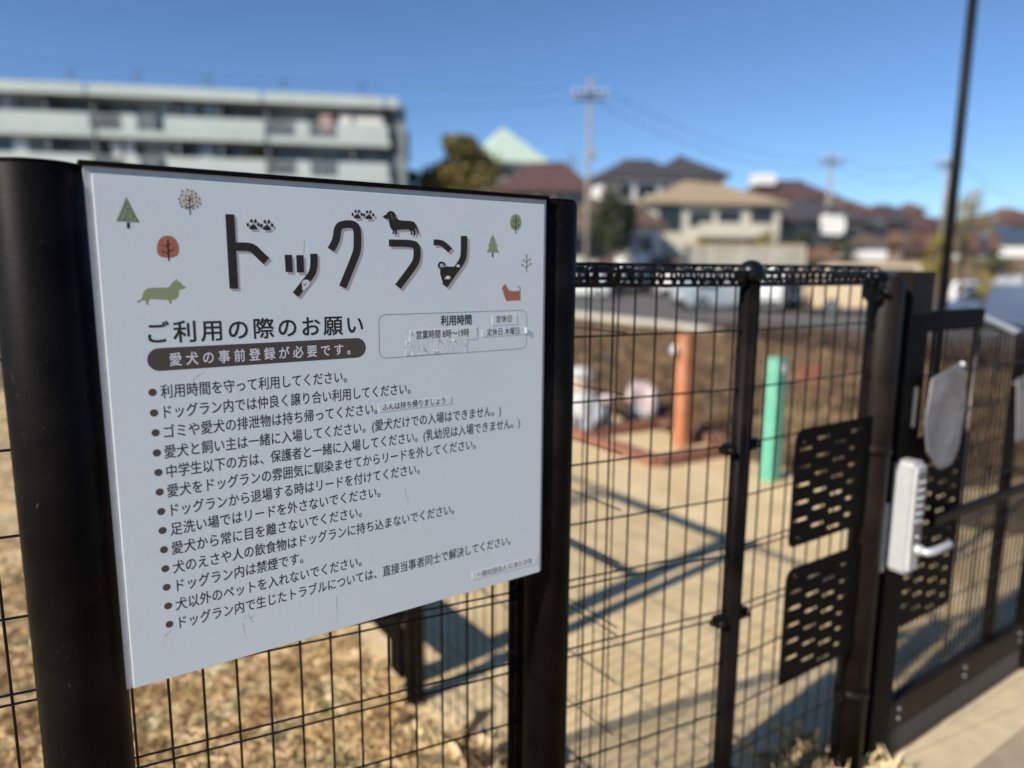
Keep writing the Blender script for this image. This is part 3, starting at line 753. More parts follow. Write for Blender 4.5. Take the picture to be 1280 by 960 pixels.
# hanging clear sleeve with a grey sheet
M['sleeve'] = mat('grey_plastic_sleeve', (.22,.22,.225), .3, 0, col2=(.38,.38,.385), scale=11, bump=.5, bscale=14, coat=.2, alpha=.82)
ft = [onplane(x, y, MP+fbn*.05, fb) for x, y in ((1166,474),(1205,452),(1208,500),(1198,560),(1189,580),(1173,586),(1160,566),(1157,530))]
sl = thing('plastic_sleeve', FB(.98), 'crumpled grey plastic document sleeve hanging on the gate mesh beside the silver lock', 'document sleeve')
mb = MB(); mb.prism(ft, -fbn*.004); mb.build('sheet', M['sleeve'], sl)
mb = MB(); p = onplane(1203, 455, MP+fbn*.05, fb); mb.tube([p-fbn*.005, p+fbn*.006], .006, 10); mb.build('hook', M['white'], sl)

nt = [onplane(x, y, MP+fbn*.03, fb) for x, y in ((1272,474),(1300,462),(1300,540),(1271,552))]
no = thing('notice_plate', nt[0], 'small pale blue grey notice plate at the far right edge of the gate mesh', 'notice')
mb = MB(); mb.prism(nt, -fbn*.003); mb.build('plate', M['sleeve'], no)
mb = MB(); p = onplane(1278, 480, MP+fbn*.03, fb); mb.tube([p-fbn*.03, p+fbn*.004], .005, 8); mb.build('screw', M['steel'], no)

# ------------------------------------------------------------------ side fence with inner gate
fC = thing('mesh_fence', FC(B1L*.5), 'black mesh fence leading away from the front fence between lawn and sand paving', 'fence')
mesh_run(fC, FC, fcn, .03, B1L-.04, .05, .0, rv=.0017, rh=.0017)
mb = MB(); mb.tube([FC(B1L), FC(B1L, 1.43)], .033, 24); po = mb.build('post', M['post2'], fC)
mb = MB(); mb.tube([FC(B1L, 1.43), FC(B1L, 1.445)], .035, 24); mb.build('post_cap', M['wire'], po)
for z in (.36, .26):
    mb = MB(); mb.bbox(FC(B1L+.038, z), fc, fcn, Z, .012, .020, .015, .005); mb.build('bracket', M['steel'], fC)
G2a, G2b = B1L+.06, B1L+1.12
ig = thing('gate', FC((G2a+G2b)/2), 'inner mesh gate standing behind the notice board, partly seen past its edges', 'gate')
mb = MB(); mb.bbox(FC(G2a+.05, .74), fc, fcn, Z, .045, .02, .69, .003); mb.build('stile', M['screen'], ig)
mb = MB(); mb.bbox(FC(G2b-.03, .74), fc, fcn, Z, .03, .02, .69, .003); mb.build('stile', M['screen'], ig)
for z, hh, nm in ((1.40, .03, 'top_rail'), (.22, .07, 'kick_plate'), (.90, .018, 'push_bar')):
    mb = MB(); mb.bbox(FC((G2a+G2b)/2, z), fc, fcn, Z, (G2b-G2a)/2, .017, hh, .003); mb.build(nm, M['screen'], ig)
t = G2a+.1
while t < G2b-.06: put_wire('vertical_wire', FC(t, .2), FC(t, 1.4), .0018, ig); t += .03
for z in (.43, .55, .67, .79, 1.03, 1.15, 1.27): put_wire('horizontal_wire', FC(G2a, z), FC(G2b, z), .0018, ig)
fD = thing('mesh_fence', FC(G2b+.05), 'far black mesh fence bay beyond the inner gate', 'fence')
mb = MB(); mb.tube([FC(G2b+.06), FC(G2b+.06, 1.44)], .03, 20); mb.build('post', M['post2'], fD)
mesh_run(fD, FC, fcn, G2b+.1, 4.6, .05, .0)
mb = MB(); mb.tube([FC(4.63), FC(4.63, 1.44)], .03, 20); mb.build('post', M['post2'], fD)
# fence on the right beyond the gate
e0 = onz(1278, 414, 1.24); e1 = onz(1223, 390, 1.24); ed = (e1-e0); ed.z = 0; eL = ed.length; ed.normalize(); en = Vector((ed.y, -ed.x, 0))
def FE(t, z=0): return Vector((e0.x, e0.y, 0))+ed*t+Z*z
fE = thing('mesh_fence', FE(eL/2), 'fine mesh fence with pale top edge receding behind the right side of the gate', 'fence')
mesh_run(fE, FE, en, .05, eL, .09, 0, False, [1.2, 1.0, .8, .6, .4, .2], .0014, .0016, .03, 1.22)
mb = MB(); mb.bbox(FE(eL/2, 1.23), ed, en, Z, eL/2, .010, .007, .002); mb.build('top_rail', M['lock'], fE)
mb = MB(); mb.bbox(FE(eL+.02, .62), ed, en, Z, .012, .012, .62, .003); mb.build('post', M['post2'], fE)
mb = MB(); mb.bbox(FE(-.02, .62), ed, en, Z, .016, .016, .62, .003); mb.build('post', M['post2'], fE)

# ------------------------------------------------------------------ posts, planter, figures
p = onz(853, 558); h_ = at(855, 421, p.y).z
t = thing('water_post', p, 'terracotta orange square foot washing post standing in the brick edged pit', 'water post')
mb = MB(); mb.bbox(p+Z*h_/2, sd, sn, Z, .062, .055, h_/2, .008); mb.build('body', M['orange'], t)
mb = MB(); mb.bbox(p+Z*(h_+.008), sd, sn, Z, .066, .059, .010, .004); mb.build('cap', M['orange'], t)
q = at(843, 437, p.y-.05)
mb = MB(); mb.ball(q, .026, .026, .045, 14, 10); mb.tube([q-X*.03-Z*.03, q-X*.015, q, p+Z*q.z], .015, 8); mb.build('tap', M['lock'], t)
p = onz(962, 601); h_ = at(968, 447, p.y).z
t = thing('marker_post', p, 'bright teal green square post with a small pale plate near its top', 'post')
mb = MB(); mb.bbox(p+Z*h_/2, sd, sn, Z, .052, .05, h_/2, .008); mb.build('body', M['teal'], t)
mb = MB(); q = at(963, 461, p.y-.06); mb.bbox(Vector((p.x, p.y, q.z))+sn*.052, sd, sn, Z, .03, .004, .03, .004); mb.build('plate', M['white'], t)
# brick edging
def bricks(name, pts, label, hh=.085):
    th = thing(name, pts[0], label, 'brick edging'); proto = None
    for a, b in zip(pts[:-1], pts[1:]):
        L = (b-a).length; n = max(1, round(L/.215)); d = (b-a).normalized(); nn = Vector((-d.y, d.x, 0))
        for k in range(n):
            c = a+d*(L*(k+.5)/n)+Z*(hh/2+random.uniform(-.006, .004))
            ang = math.atan2(d.y, d.x)+random.uniform(-.025, .025)
            if proto is None:
                mb = MB(); mb.bbox(Vector((0,0,0)), X, Yv, Z, .104, .052, hh/2, .006); proto = mb.build('brick', M['brick'], None, Vector((0,0,0)))
                o = proto
            else:
                o = proto.copy(); COL.objects.link(o)
            o.parent = th; o.location = c-th.location; o.rotation_euler = (random.uniform(-.03,.03), random.uniform(-.03,.03), ang)
P_ = lambda x, y: onz(x, y, 0)
bricks('brick_edging', [P_(700,541), P_(822,584), P_(925,566), P_(985,548)], 'row of red brown bricks edging the front of the foot washing pit')
bricks('brick_edging', [P_(735,548), P_(826,535), P_(905,560)], 'second row of red brown bricks behind the foot washing pit under the garden figures')
M['figwhite'] = mat('figure_white', (.42,.42,.405), .6, var=.08, scale=20)
M['figpink'] = mat('figure_pink', (.50,.40,.385), .6, var=.08, scale=20)
M['figpeach'] = mat('figure_peach', (.64,.50,.41), .6)
M['figgrey'] = mat('figure_grey', (.33,.35,.37), .7, var=.1, scale=20)
M['figblue'] = mat('figure_blue', (.10,.18,.30), .6)
M['black'] = mat('black_rubber', (.012,.012,.012), .7)
# large figure with a white cap
p = onz(727, 541); Yp = p.y; S = Yp/F_PX
def pp(x, y): q = at(x, y, Yp); return q
t = thing('garden_figure', p, 'tallest pale garden figure, white capped, just right of the sign post beside the brick edging', 'garden figure')
mb = MB(); c = pp(719, 0); b = p
mb.tube([p, p+Z*.05, p+Z*.20, p+Z*.33, p+Z*.385], [.13,.155,.145,.125,.07], 18); mb.build('body', M['figwhite'], t)
mb = MB(); mb.tube([p+Vector((.11,-.03,.30)), p+Vector((.15,-.10,.20)), p+Vector((.10,-.16,.13))], [.045,.04,.035], 10); mb.tube([p+Vector((-.11,-.03,.30)), p+Vector((-.15,-.10,.20)), p+Vector((-.06,-.16,.13))], [.045,.04,.035], 10); mb.build('arm', M['figgrey'], t)
mb = MB(); hd = p+Vector((-.015,-.01,.47)); mb.ball(hd, .10, .095, .105, 16, 12); h = mb.build('head', M['figpeach'], t)
mb = MB()
for s in (-1, 1): mb.ball(hd+Vector((.035*s,-.088,.01)), .010,.008,.012, 8, 6)
mb.build('eye', M['black'], h)
mb = MB(); mb.ball(hd+Vector((0,-.098,-.015)), .014,.014,.012, 8, 6); mb.build('nose', M['figpeach'], h)
mb = MB(); mb.ball(hd+Z*.055, .104, .10, .075, 16, 10); mb.tube([hd+Z*.045, hd+Z*.055], [.13,.125], 18); mb.build('cap', M['figwhite'], t)
mb = MB(); mb.tube([p+Vector((.03,-.15,0)), p+Vector((.03,-.15,.13))], [.05,.06], 12); mb.build('bucket', M['figgrey'], t)
# small pink figure on a pale pot
p = onz(757, 540)
t = thing('garden_figure', p, 'smallest pink garden figure sitting on a pale round pot beside the brick edging', 'garden figure')
mb = MB(); mb.tube([p, p+Z*.03, p+Z*.11, p+Z*.13], [.06,.075,.07,.05], 14); mb.build('pot', M['figwhite'], t)
mb = MB(); mb.tube([p+Z*.12, p+Z*.16, p+Z*.24], [.05,.055,.035], 12); mb.build('body', M['figpink'], t)
mb = MB(); mb.ball(p+Z*.29, .062,.055,.055, 14, 10); h = mb.build('head', M['figpink'], t)
mb = MB(); mb.ball(p+Vector((-.05,0,.33)), .02,.015,.03, 8, 6); mb.ball(p+Vector((.05,0,.33)), .02,.015,.03, 8, 6); mb.build('ear', M['figpink'], h)
mb = MB(); mb.ball(p+Vector((-.02,-.053,.295)), .006,.005,.007, 6, 5); mb.ball(p+Vector((.02,-.053,.295)), .006,.005,.007, 6, 5); mb.build('eye', M['black'], h)
# pale pink dog-like figure
p = onz(800, 528); 
t = thing('garden_figure', p, 'pale pink garden figure with a long drooping ear, nearest the orange post', 'garden figure')
mb = MB(); mb.ball(p+Z*.10, .12, .10, .10, 16, 10); mb.build('body', M['figgrey'], t)
mb = MB(); mb.bbox(p+Z*.26+Vector((-.01,0,0)), X, Yv, Z, .105, .085, .125, .03); h = mb.build('head', M['figpink'], t)
mb = MB(); mb.tube([p+Vector((.075,-.08,.35)), p+Vector((.085,-.11,.24)), p+Vector((.075,-.11,.12)), p+Vector((.07,-.10,.05))], [.04,.055,.062,.04], 12); mb.build('ear', M['figpink'], h)
mb = MB(); mb.tube([p+Vector((-.10,-.07,.34)), p+Vector((-.12,-.09,.26)), p+Vector((-.11,-.09,.20))], [.03,.04,.03], 12); mb.build('ear', M['figpink'], h)
mb = MB()
for s in (-1, .4): mb.ball(p+Vector((.035*s-.02,-.087,.27)), .009,.007,.011, 8, 6)
mb.build('eye', M['black'], h)
mb = MB(); mb.ball(p+Vector((-.06,-.12,.03)), .045,.05,.035, 10, 8); mb.build('paw', M['figwhite'], t)
mb = MB(); mb.ball(p+Vector((.15,.02,.12)), .05,.04,.06, 10, 8); mb.build('ball', M['figblue'], t)
# red marker stakes on the bank
M['red'] = mat('faded_red', (.45,.05,.04), .6)
for (x, y, yb, n) in ((1001, 458, 485, 'left of two short red stakes on the bank right of the teal post'), (1016, 457, 495, 'right and longer of two short red stakes on the bank right of the teal post')):
    Yk = 7.8; q = at(x, yb, Yk); top = at(x, y, Yk)
    t = thing('marker_stake', Vector((q.x, Yk, hgt(q.x, Yk))), n, 'stake')
    mb = MB(); b = Vector((q.x, Yk, hgt(q.x, Yk)-.02)); mb.tube([b, Vector((q.x, Yk, top.z))], .011, 10); mb.build('shaft', M['red'], t)
    mb = MB(); mb.tube([Vector((q.x, Yk, top.z)), Vector((q.x, Yk, top.z+.03))], [.013,.005], 10); mb.build('tip', M['red'], t)

# lamp pole
lp = onz(1161, 545); M['pole'] = mat('dark_grey_pole', (.007,.007,.008), .5, spec=.15)
t = thing('lamp_post', lp, 'tall slender black pole rising out of the top right of the picture behind the gate', 'lamp post')
mb = MB(); mb.tube([lp+Z*.25, lp+Z*4.6], [.044,.036], 20); mb.build('pole', M['pole'], t)
mb = MB(); mb.tube([lp, lp+Z*.02, lp+Z*.021, lp+Z*.26], [.10,.10,.06,.058], 20); mb.build('base', M['pole'], t)
mb = MB(); mb.tube([lp+Z*4.6, lp+Z*4.62, lp+Z*4.75], [.16,.18,.05], 20); mb.build('lamp_head', M['pole'], t)

# ------------------------------------------------------------------ vehicles
M['tyre'] = M['black']; M['rim'] = mat('wheel_rim', (.45,.45,.46), .3, .8)
M['glass'] = mat('dark_glass', (.02,.025,.03), .1, 0, spec=.5)
M['headlight'] = mat('headlight', (.8,.8,.78), .1); M['tail'] = mat('tail_lamp', (.45,.02,.02), .2)
PAINT = {}
def paint(c):
    if c not in PAINT: PAINT[c] = mat('car_paint', c, .3, 0, coat=.6)
    return PAINT[c]
def car(px, pyb, Yc, yaw, L, W, Hh, col, label, kind='hatch', z=-.25):
    c = onz(px, pyb, z)
    d = dirv(yaw); n = Vector((d.y, -d.x, 0))
    t = thing('parked_car' if kind != 'van' else 'parked_van', c, label, 'car' if kind != 'van' else 'van')
    if kind == 'van': prof = [(-.5,.14),(.49,.14),(.5,.45),(.46,.60),(.36,.97),(.30,1),(-.47,1),(-.5,.92)]; cab = [(-.44,.62),(.41,.62),(.325,.93),(-.44,.93)]
    elif kind == 'kei': prof = [(-.5,.16),(.49,.16),(.5,.5),(.40,.60),(.30,.96),(.22,1),(-.44,1),(-.5,.6)]; cab = [(-.45,.62),(.36,.62),(.26,.94),(-.42,.94)]
    else: prof = [(-.5,.16),(.49,.16),(.5,.46),(.30,.60),(.12,.97),(.04,1),(-.28,1),(-.46,.64),(-.5,.58)]; cab = [(-.38,.62),(.25,.62),(.09,.94),(-.26,.94)]
    def pt(a, b, w): return c+d*(a*L)+n*w+Z*(b*Hh)
    mb = MB(); hw = W/2; nb_ = len(prof)
    ring = []
    for w, k in ((-hw, .965), (-hw*.93, 1), (hw*.93, 1), (hw, .965)):
        ring.append([pt(a*k, (b-.5)*k+.5 if b > .3 else b, w*(1 if b < .62 else .90)) for a, b in prof])
    vs = [v for r in ring for v in r]; fs = []
    for j in range(3):
        for i in range(nb_): i2 = (i+1) % nb_; fs.append((j*nb_+i, j*nb_+i2, (j+1)*nb_+i2, (j+1)*nb_+i))
    fs.append(tuple(range(nb_))); fs.append(tuple(3*nb_+i for i in reversed(range(nb_))))
    mb.add(vs, fs); body = mb.build('body', paint(col), t)
    for s in (-1, 1):
        mb = MB(); mid = (cab[0][0]+cab[1][0])/2
        for a0, a1 in ((0, .47), (.53, 1)):
            def lp_(a, k): lo = cab[0][0]+(cab[1][0]-cab[0][0])*a; hi = cab[3][0]+(cab[2][0]-cab[3][0])*a; return pt(lo, .64, s*(hw*.935)) if k == 0 else pt(hi, .92, s*(hw*.885+.006))
            mb.prism([lp_(a0, 0), lp_(a1, 0), lp_(a1, 1), lp_(a0, 1)], n*(s*.02))
        mb.build('side_window', M['glass'], t)
    fr = (cab[1], cab[2])
    mb = MB(); e = .02; mb.prism([pt(fr[0][0]+e, .63, -hw*.82), pt(fr[0][0]+e, .63, hw*.82), pt(fr[1][0]+e+.01, .93, hw*.72), pt(fr[1][0]+e+.01, .93, -hw*.72)], d*.03); mb.build('windscreen', M['glass'], t)
    mb = MB(); rb = (cab[0][0]-.045, cab[3][0]-.04); mb.prism([pt(max(rb[0], -.5), .66, -hw*.8), pt(max(rb[0], -.5), .66, hw*.8), pt(max(rb[1], -.5), .91, hw*.7), pt(max(rb[1], -.5), .91, -hw*.7)], -d*.03); mb.build('rear_window', M['glass'], t)
    for a in (-.32, .32):
        for s in (-1, 1):
            q = c+d*(a*L)+n*(s*(hw-.09))+Z*.30
            mb = MB(); mb.tube([q-n*(s*.09), q+n*(s*.095)], .30, 20); w = mb.build('wheel', M['tyre'], t)
            mb = MB(); mb.tube([q+n*(s*.096), q+n*(s*.105)], .19, 16); mb.build('rim', M['rim'], w)
    mb = MB()
    for e_ in (-.5, .495): mb.bbox(pt(e_, .24, 0), d, n, Z, .04, hw*.9, .10, .02)
    mb.build('bumper', M['black'], t)
    mb = MB(); mb.bbox(pt(-.512, .42, 0), d, n, Z, .02, .17, .085, .005); mb.build('number_plate', M['white'], t)
    for s in (-1, 1):
        mb = MB(); mb.bbox(pt(.488, .46, s*hw*.72), d, n, Z, .03, .16, .07, .02); mb.build('headlight', M['headlight'], t)
        mb = MB(); mb.bbox(pt(-.485, .50, s*hw*.8), d, n, Z, .03, .08, .14, .02); mb.build('tail_lamp', M['tail'], t)
    return t
ky = math.atan2(kd.x, kd.y)
car(728, 372, 0, 1.9, 3.4, 1.48, 1.7, (.60,.63,.58), 'pale greenish white car parked on the road just right of the sign post', 'kei')
car(834, 369, 0, ky+.5, 4.2, 1.7, 1.5, (.75,.74,.70), 'white car parked on the road above the orange post')
car(898, 387, 0, 1.35, 3.7, 1.6, 1.45, (.33,.37,.40), 'blue grey car parked left of the round capped fence post')
car(961, 388, 0, .5, 3.3, 1.48, 1.7, (.62,.66,.64), 'pale boxy car seen just right of the round capped fence post', 'kei')
car(996, 386, 0, .4, 3.9, 1.6, 1.4, (.07,.08,.10), 'dark grey car between the pale boxy car and the cream van')
car(1072, 392, 0, -math.pi/2+.12, 4.0, 1.7, 1.95, (.62,.47,.30), 'cream coloured van parked behind the gate post', 'van')
car(1212, 386, 0, .6, 3.3, 1.48, 1.25, (.78,.78,.78), 'bright white car right of the tall black pole', 'kei')
car(1282, 414, 0, ky+.3, 4.3, 1.7, 1.30, (.09,.12,.19), 'blue car at the right edge behind the gate')
car(1262, 371, 0, ky+1.2, 4.0, 1.7, 1.5, (.35,.37,.38), 'silver grey car farther back at the right edge')
car(776, 367, 0, ky+.4, 4.0, 1.7, 1.5, (.13,.14,.17), 'dark car on the far side of the road below the dark green tree')

rc = [(745, 356, .3, (.5,.5,.48), 'kei', 'small light grey car in the farther row beside the pale greenish white car'), (806, 357, 1.2, (.10,.10,.11), 'hatch', 'black car in the farther row left of the orange post'), (862, 358, .5, (.62,.62,.6), 'hatch', 'white car in the farther row left of the blue grey car'), (915, 360, 1.0, (.16,.17,.19), 'hatch', 'slate grey car in the farther row behind the round capped post'), (979, 361, .4, (.42,.06,.05), 'hatch', 'dull red car just behind the pale boxy car'), (1096, 364, .6, (.66,.66,.64), 'kei', 'white car whose side shows behind the gate post'), (1232, 360, 1.1, (.62,.64,.62), 'hatch', 'white car in the farther row at the right of the bright white car'), (1186, 362, .7, (.2,.21,.23), 'hatch', 'grey car behind the tall black pole')]
for (x, y, yw, c_, kd_, lb) in rc: car(x, y, 0, yw, 3.9, 1.65, 1.5, c_, lb, kd_)

# ------------------------------------------------------------------ houses
M['w_cream'] = mat('cream_render', (.60,.55,.44), .8, var=.06, scale=2)
M['w_white'] = mat('white_render', (.70,.69,.66), .8, var=.05, scale=2)
M['w_tan'] = mat('tan_render', (.45,.34,.22), .8, var=.08, scale=2)
M['w_brown'] = mat('brown_siding', (.17,.09,.06), .8, var=.1, scale=2)
M['w_orange'] = mat('apricot_render', (.50,.32,.19), .8, var=.08, scale=2)
M['w_grey'] = mat('grey_siding', (.26,.27,.28), .8, var=.08, scale=2)
M['w_green'] = mat('pale_green_render', (.52,.54,.45), .8, var=.05, scale=2)
M['r_dark'] = mat('dark_roof_tile', (.055,.05,.055), .7, var=.2, scale=5)
M['r_maroon'] = mat('maroon_roof_tile', (.085,.045,.04), .7, var=.2, scale=5)
M['r_red'] = mat('red_roof_tile', (.105,.05,.04), .7, var=.2, scale=5)
M['r_tan'] = mat('tan_roof_tile', (.33,.25,.16), .75, var=.12, scale=5)
M['r_blue'] = mat('slate_blue_roof_tile', (.05,.075,.115), .6, var=.2, scale=5)
M['r_brown'] = mat('brown_roof_tile', (.13,.085,.055), .75, var=.2, scale=5)
M['r_green'] = mat('pale_green_roof', (.48,.58,.47), .6, var=.1, scale=3)
M['wframe'] = mat('window_frame', (.20,.19,.18), .5)
def house(px0, px1, pye, pyr, Yh, wall, roof, label, yaw=8, depth=7.5, ridge=.35, storeys=2, zb=None, win=3, balcony=False, extra=None, over=.5):
    Yh += 13
    pe0, pe1 = at(px0, pye, Yh), at(px1, pye, Yh); W = (pe1-pe0).length
    c = (pe0+pe1)/2; zb = hgt(c.x, c.y)-.3 if zb is None else zb
    ze = c.z; zr = at((px0+px1)/2, pyr, Yh+depth*.4).z
    a = R_(yaw); d = Vector((math.cos(a), math.sin(a), 0)); n = Vector((-d.y, d.x, 0))
    c0 = Vector((c.x, c.y, zb)); W -= 2*over*.6
    t = thing('house', c0+n*depth/2, label, 'house')
    mb = MB(); mb.obox(c0+n*depth/2+Z*(ze-zb)/2, d, n, Z, W/2, depth/2, (ze-zb)/2); wl = mb.build('wall', wall, t)
    # hip roof
    mb = MB(); o = over; e = [c0-d*(W/2+o)-n*o, c0+d*(W/2+o)-n*o, c0+d*(W/2+o)+n*(depth+o), c0-d*(W/2+o)+n*(depth+o)]
    e = [Vector((p.x, p.y, ze)) for p in e]; eb = [p-Z*.18 for p in e]
    rl = W*ridge/2; r0 = Vector((*(c0-d*rl+n*depth/2).xy, zr)); r1 = Vector((*(c0+d*rl+n*depth/2).xy, zr))
    mb.add(e+eb+[r0, r1], [(0,1,9,8),(1,2,9),(2,3,8,9),(3,0,8),(0,4,5,1),(1,5,6,2),(2,6,7,3),(3,7,4,0),(4,7,6,5)])
    rf = mb.build('roof', roof, t)
    mb = MB(); mb.tube([r0+Z*.04, r1+Z*.04], .12, 6); mb.build('ridge_cap', roof, rf)
    hs = 2.7; k = 0
    for s_ in range(storeys):
        zc = ze-.25-hs*s_-1.0
        if zc < zb+.6: break
        for i in range(win+(1 if win > 2 else 0)):
            u = (-.5+(i+.5)/(win+(1 if win > 2 else 0)))*W*.9+random.uniform(-.2, .2); ww = random.choice([.45,.6,.85]); wh = random.choice([.5,.6,.9])
            q = c0+d*u; q = Vector((q.x, q.y, zc))-n*.03
            mb = MB(); mb.obox(q, d, n, Z, ww+.07, .05, wh+.07); f = mb.build('window', M['wframe'], t)
            for s in (-1, 1):
                mb = MB(); mb.obox(q+d*(s*ww*.5)-n*.055, d, n, Z, ww*.48, .012, wh); mb.build('pane', M['glass'], f)
    for i in (0, 1):      # flank windows
        q = c0+n*(depth*(.3+.4*i))+d*(W/2+.03); q = Vector((q.x, q.y, ze-1.3))
        mb = MB(); mb.obox(q, n, d, Z, .5, .05, .6); f = mb.build('window', M['wframe'], t)
        mb = MB(); mb.obox(q+d*.055, n, d, Z, .42, .012, .52); mb.build('pane', M['glass'], f)
    if balcony:
        mb = MB(); q = c0-n*.6+d*W*.12; q = Vector((q.x, q.y, ze-2.6)); mb.obox(q, d, n, Z, W*.28, .6, .08); mb.obox(q-n*.57+Z*.5, d, n, Z, W*.28, .04, .5); mb.build('balcony', wall, t)
    # door
    q = c0+d*W*.3-n*.03; q = Vector((q.x, q.y, zb+1.3)); mb = MB(); mb.obox(q, d, n, Z, .45, .05, 1.0); mb.build('door', M['w_brown'], t)
    return t, c0, d, n, W, ze
house(754, 885, 222, 200, 52, M['w_white'], M['r_dark'], 'white house with dark hipped roof left of the tan roofed house', yaw=14, balcony=True)
house(815, 912, 218, 195, 62, M['w_cream'], M['r_dark'], 'tall cream house with the highest dark roof on the rise', yaw=4, ridge=.1)
house(806, 985, 253, 228, 44, M['w_cream'], M['r_tan'], 'large cream house with a broad tan hipped roof in the middle of the street', yaw=6, win=3, balcony=True, ridge=.3)
house(614, 745, 238, 203, 56, M['w_tan'], M['r_maroon'], 'tan house with dull red roof to the left of the utility pole', yaw=-6, ridge=.4, win=4)
t, c0, d, n, W, ze = house(596, 690, 202, 160, 84, M['w_white'], M['r_green'], 'house with a steep pale green pyramid roof behind the dull red roof', yaw=20, ridge=.06, depth=9)
house(712, 770, 286, 270, 40, M['w_green'], M['r_brown'], 'low pale green house at the foot of the utility pole', yaw=4, storeys=1, depth=5)
house(778, 838, 282, 254, 39, M['w_white'], M['r_brown'], 'small white gabled annex between the dark tree and the tan roofed house', yaw=30, storeys=1, depth=5, ridge=.8, win=1)
house(925, 1042, 246, 226, 66, M['w_cream'], M['r_maroon'], 'cream house with long red and dark roof carrying a white rooftop box', yaw=-8, ridge=.5)
house(962, 1078, 274, 250, 47, M['w_brown'], M['r_dark'], 'brown house with wide dark grey roof and a white sheet hung in front', yaw=-10, win=4)
house(1022, 1100, 263, 246, 72, M['w_tan'], M['r_brown'], 'house with earth brown roof behind the dark grey roof', yaw=5)
house(1068, 1112, 268, 256, 48, M['w_white'], M['r_red'], 'narrow cream white house with a bright red roof', yaw=0, win=2)
house(1102, 1140, 276, 262, 56, M['w_grey'], M['r_dark'], 'grey house next to the bright red roof', yaw=0, win=2)
house(1074, 1132, 302, 295, 41, M['w_white'], M['r_brown'], 'low white house in front of the bright red roofed house', yaw=-4, storeys=1, win=2, depth=5)
house(1136, 1180, 286, 270, 62, M['w_orange'], M['r_red'], 'small apricot house with faded red roof left of the tall black pole', yaw=6, win=2)
house(1112, 1176, 312, 300, 44, M['w_orange'], M['r_maroon'], 'low apricot house with maroon roof behind the gate post', yaw=6, win=2, storeys=1, depth=5)
house(1192, 1232, 300, 288, 58, M['w_white'], M['r_brown'], 'white house right of the tall black pole, brown roof', yaw=0, win=2)
house(1228, 1262, 296, 284, 66, M['w_green'], M['r_dark'], 'pale green house between the white house and the blue roof', yaw=0, win=2)
house(1236, 1330, 300, 284, 50, M['w_white'], M['r_blue'], 'white house with blue roof at the right edge', yaw=-10, win=3)
house(1262, 1330, 280, 266, 90, M['w_orange'], M['r_red'], 'far house with red roof showing above the blue roof', yaw=0)
house(1205, 1275, 282, 270, 100, M['w_tan'], M['r_brown'], 'far tan house on the skyline at the right', yaw=5)
house(1085, 1150, 268, 256, 110, M['w_tan'], M['r_dark'], 'far dark roofed house on the skyline left of the black pole', yaw=3)
house(1040, 1100, 262, 252, 120, M['w_cream'], M['r_maroon'], 'farthest maroon roofed house on the skyline', yaw=3)
more = [(930,968,262,250,54,'w_white','r_brown','small white house directly behind the right end of the tan roof'), (1128,1152,298,288,46,'w_white','r_brown','little white house behind the yellow shrub'), (1150,1178,276,266,80,'w_grey','r_maroon','grey house with maroon roof on the skyline left of the black pole'), (1176,1206,282,272,84,'w_cream','r_dark','cream house on the skyline behind the black pole'), (1196,1222,310,300,44,'w_green','r_brown','low pale green house right of the black pole'), (1222,1250,312,302,44,'w_cream','r_dark','low cream house left of the blue roofed house'), (1226,1262,288,278,78,'w_orange','r_maroon','apricot house under the skyline at the right'), (1132,1160,262,254,130,'w_white','r_brown','farthest white house on the skyline right of the maroon roof'), (1244,1290,268,260,130,'w_cream','r_brown','farthest cream house at the right end of the skyline'), (880,912,268,256,49,'w_orange','r_brown','apricot annex against the front of the tan roofed house'), (735,768,262,248,50,'w_cream','r_brown','cream house partly hidden by the dark green tree')]
for (a_, b_, e_, r_2, Y_, w_, ro, lb) in more: house(a_, b_, e_, r_2, Y_, M[w_], M[ro], lb, yaw=random.uniform(-12, 14), win=2, depth=6, over=.35)
# rooftop box, hung sheet
q = at(954, 222, 81)
mb = MB(); mb.bbox(Vector((q.x, 81, q.z-.3)), X, Yv, Z, 1.15, 1.0, .6, .08); tag(mb.build('rooftop_tank', M['w_white'], None, Vector((q.x, 81, q.z))), 'white box shaped tank standing on the long red and dark roof', 'tank')
q = at(1041, 281, 58.5); mb = MB(); g = []
for j in range(7):
    for i in range(9): g.append((q.x-.96+.24*i, 58.5+.08*math.sin(i*1.7+j), q.z+.75-.25*j+.05*math.sin(i)))
mb.add(g, [(j*9+i, j*9+i+1, j*9+i+10, j*9+i+9) for j in range(6) for i in range(8)], True)
tag(mb.build('hung_sheet', M['w_white'], None, q), 'crumpled white sheet hung before the brown house', 'sheet')
# retaining wall
a = at(852, 312, 51); b = at(1005, 315, 50.7)
wd = (b-a); wd.z = 0; WL = wd.length; wd.normalize(); wnn = Vector((-wd.y, wd.x, 0))
M['rwall'] = mat('retaining_concrete', (.34,.315,.26), .85, var=.15, scale=.6)
rw = thing('retaining_wall', a+wd*WL/2, 'long pale concrete retaining wall below the houses', 'wall')
mb = MB(); mb.obox(Vector((a.x, a.y, 0))+wd*WL/2+Z*(a.z/2), wd, wnn, Z, WL/2, .15, a.z/2+.3); mb.build('wall', M['rwall'], rw)
mb = MB(); mb.obox(Vector((a.x, a.y, 0))+wd*WL/2+Z*(a.z+.3), wd, wnn, Z, WL/2+.05, .2, .06); mb.build('coping', M['concpale'], rw)
n_ = int(WL/2)
for i in range(n_+1):
    mb = MB(); mb.obox(Vector((a.x, a.y, 0))+wd*(WL*i/n_)+Z*(a.z/2)-wnn*.17, wd, wnn, Z, .06, .03, a.z/2+.28); mb.build('buttress', M['kerb'], rw)

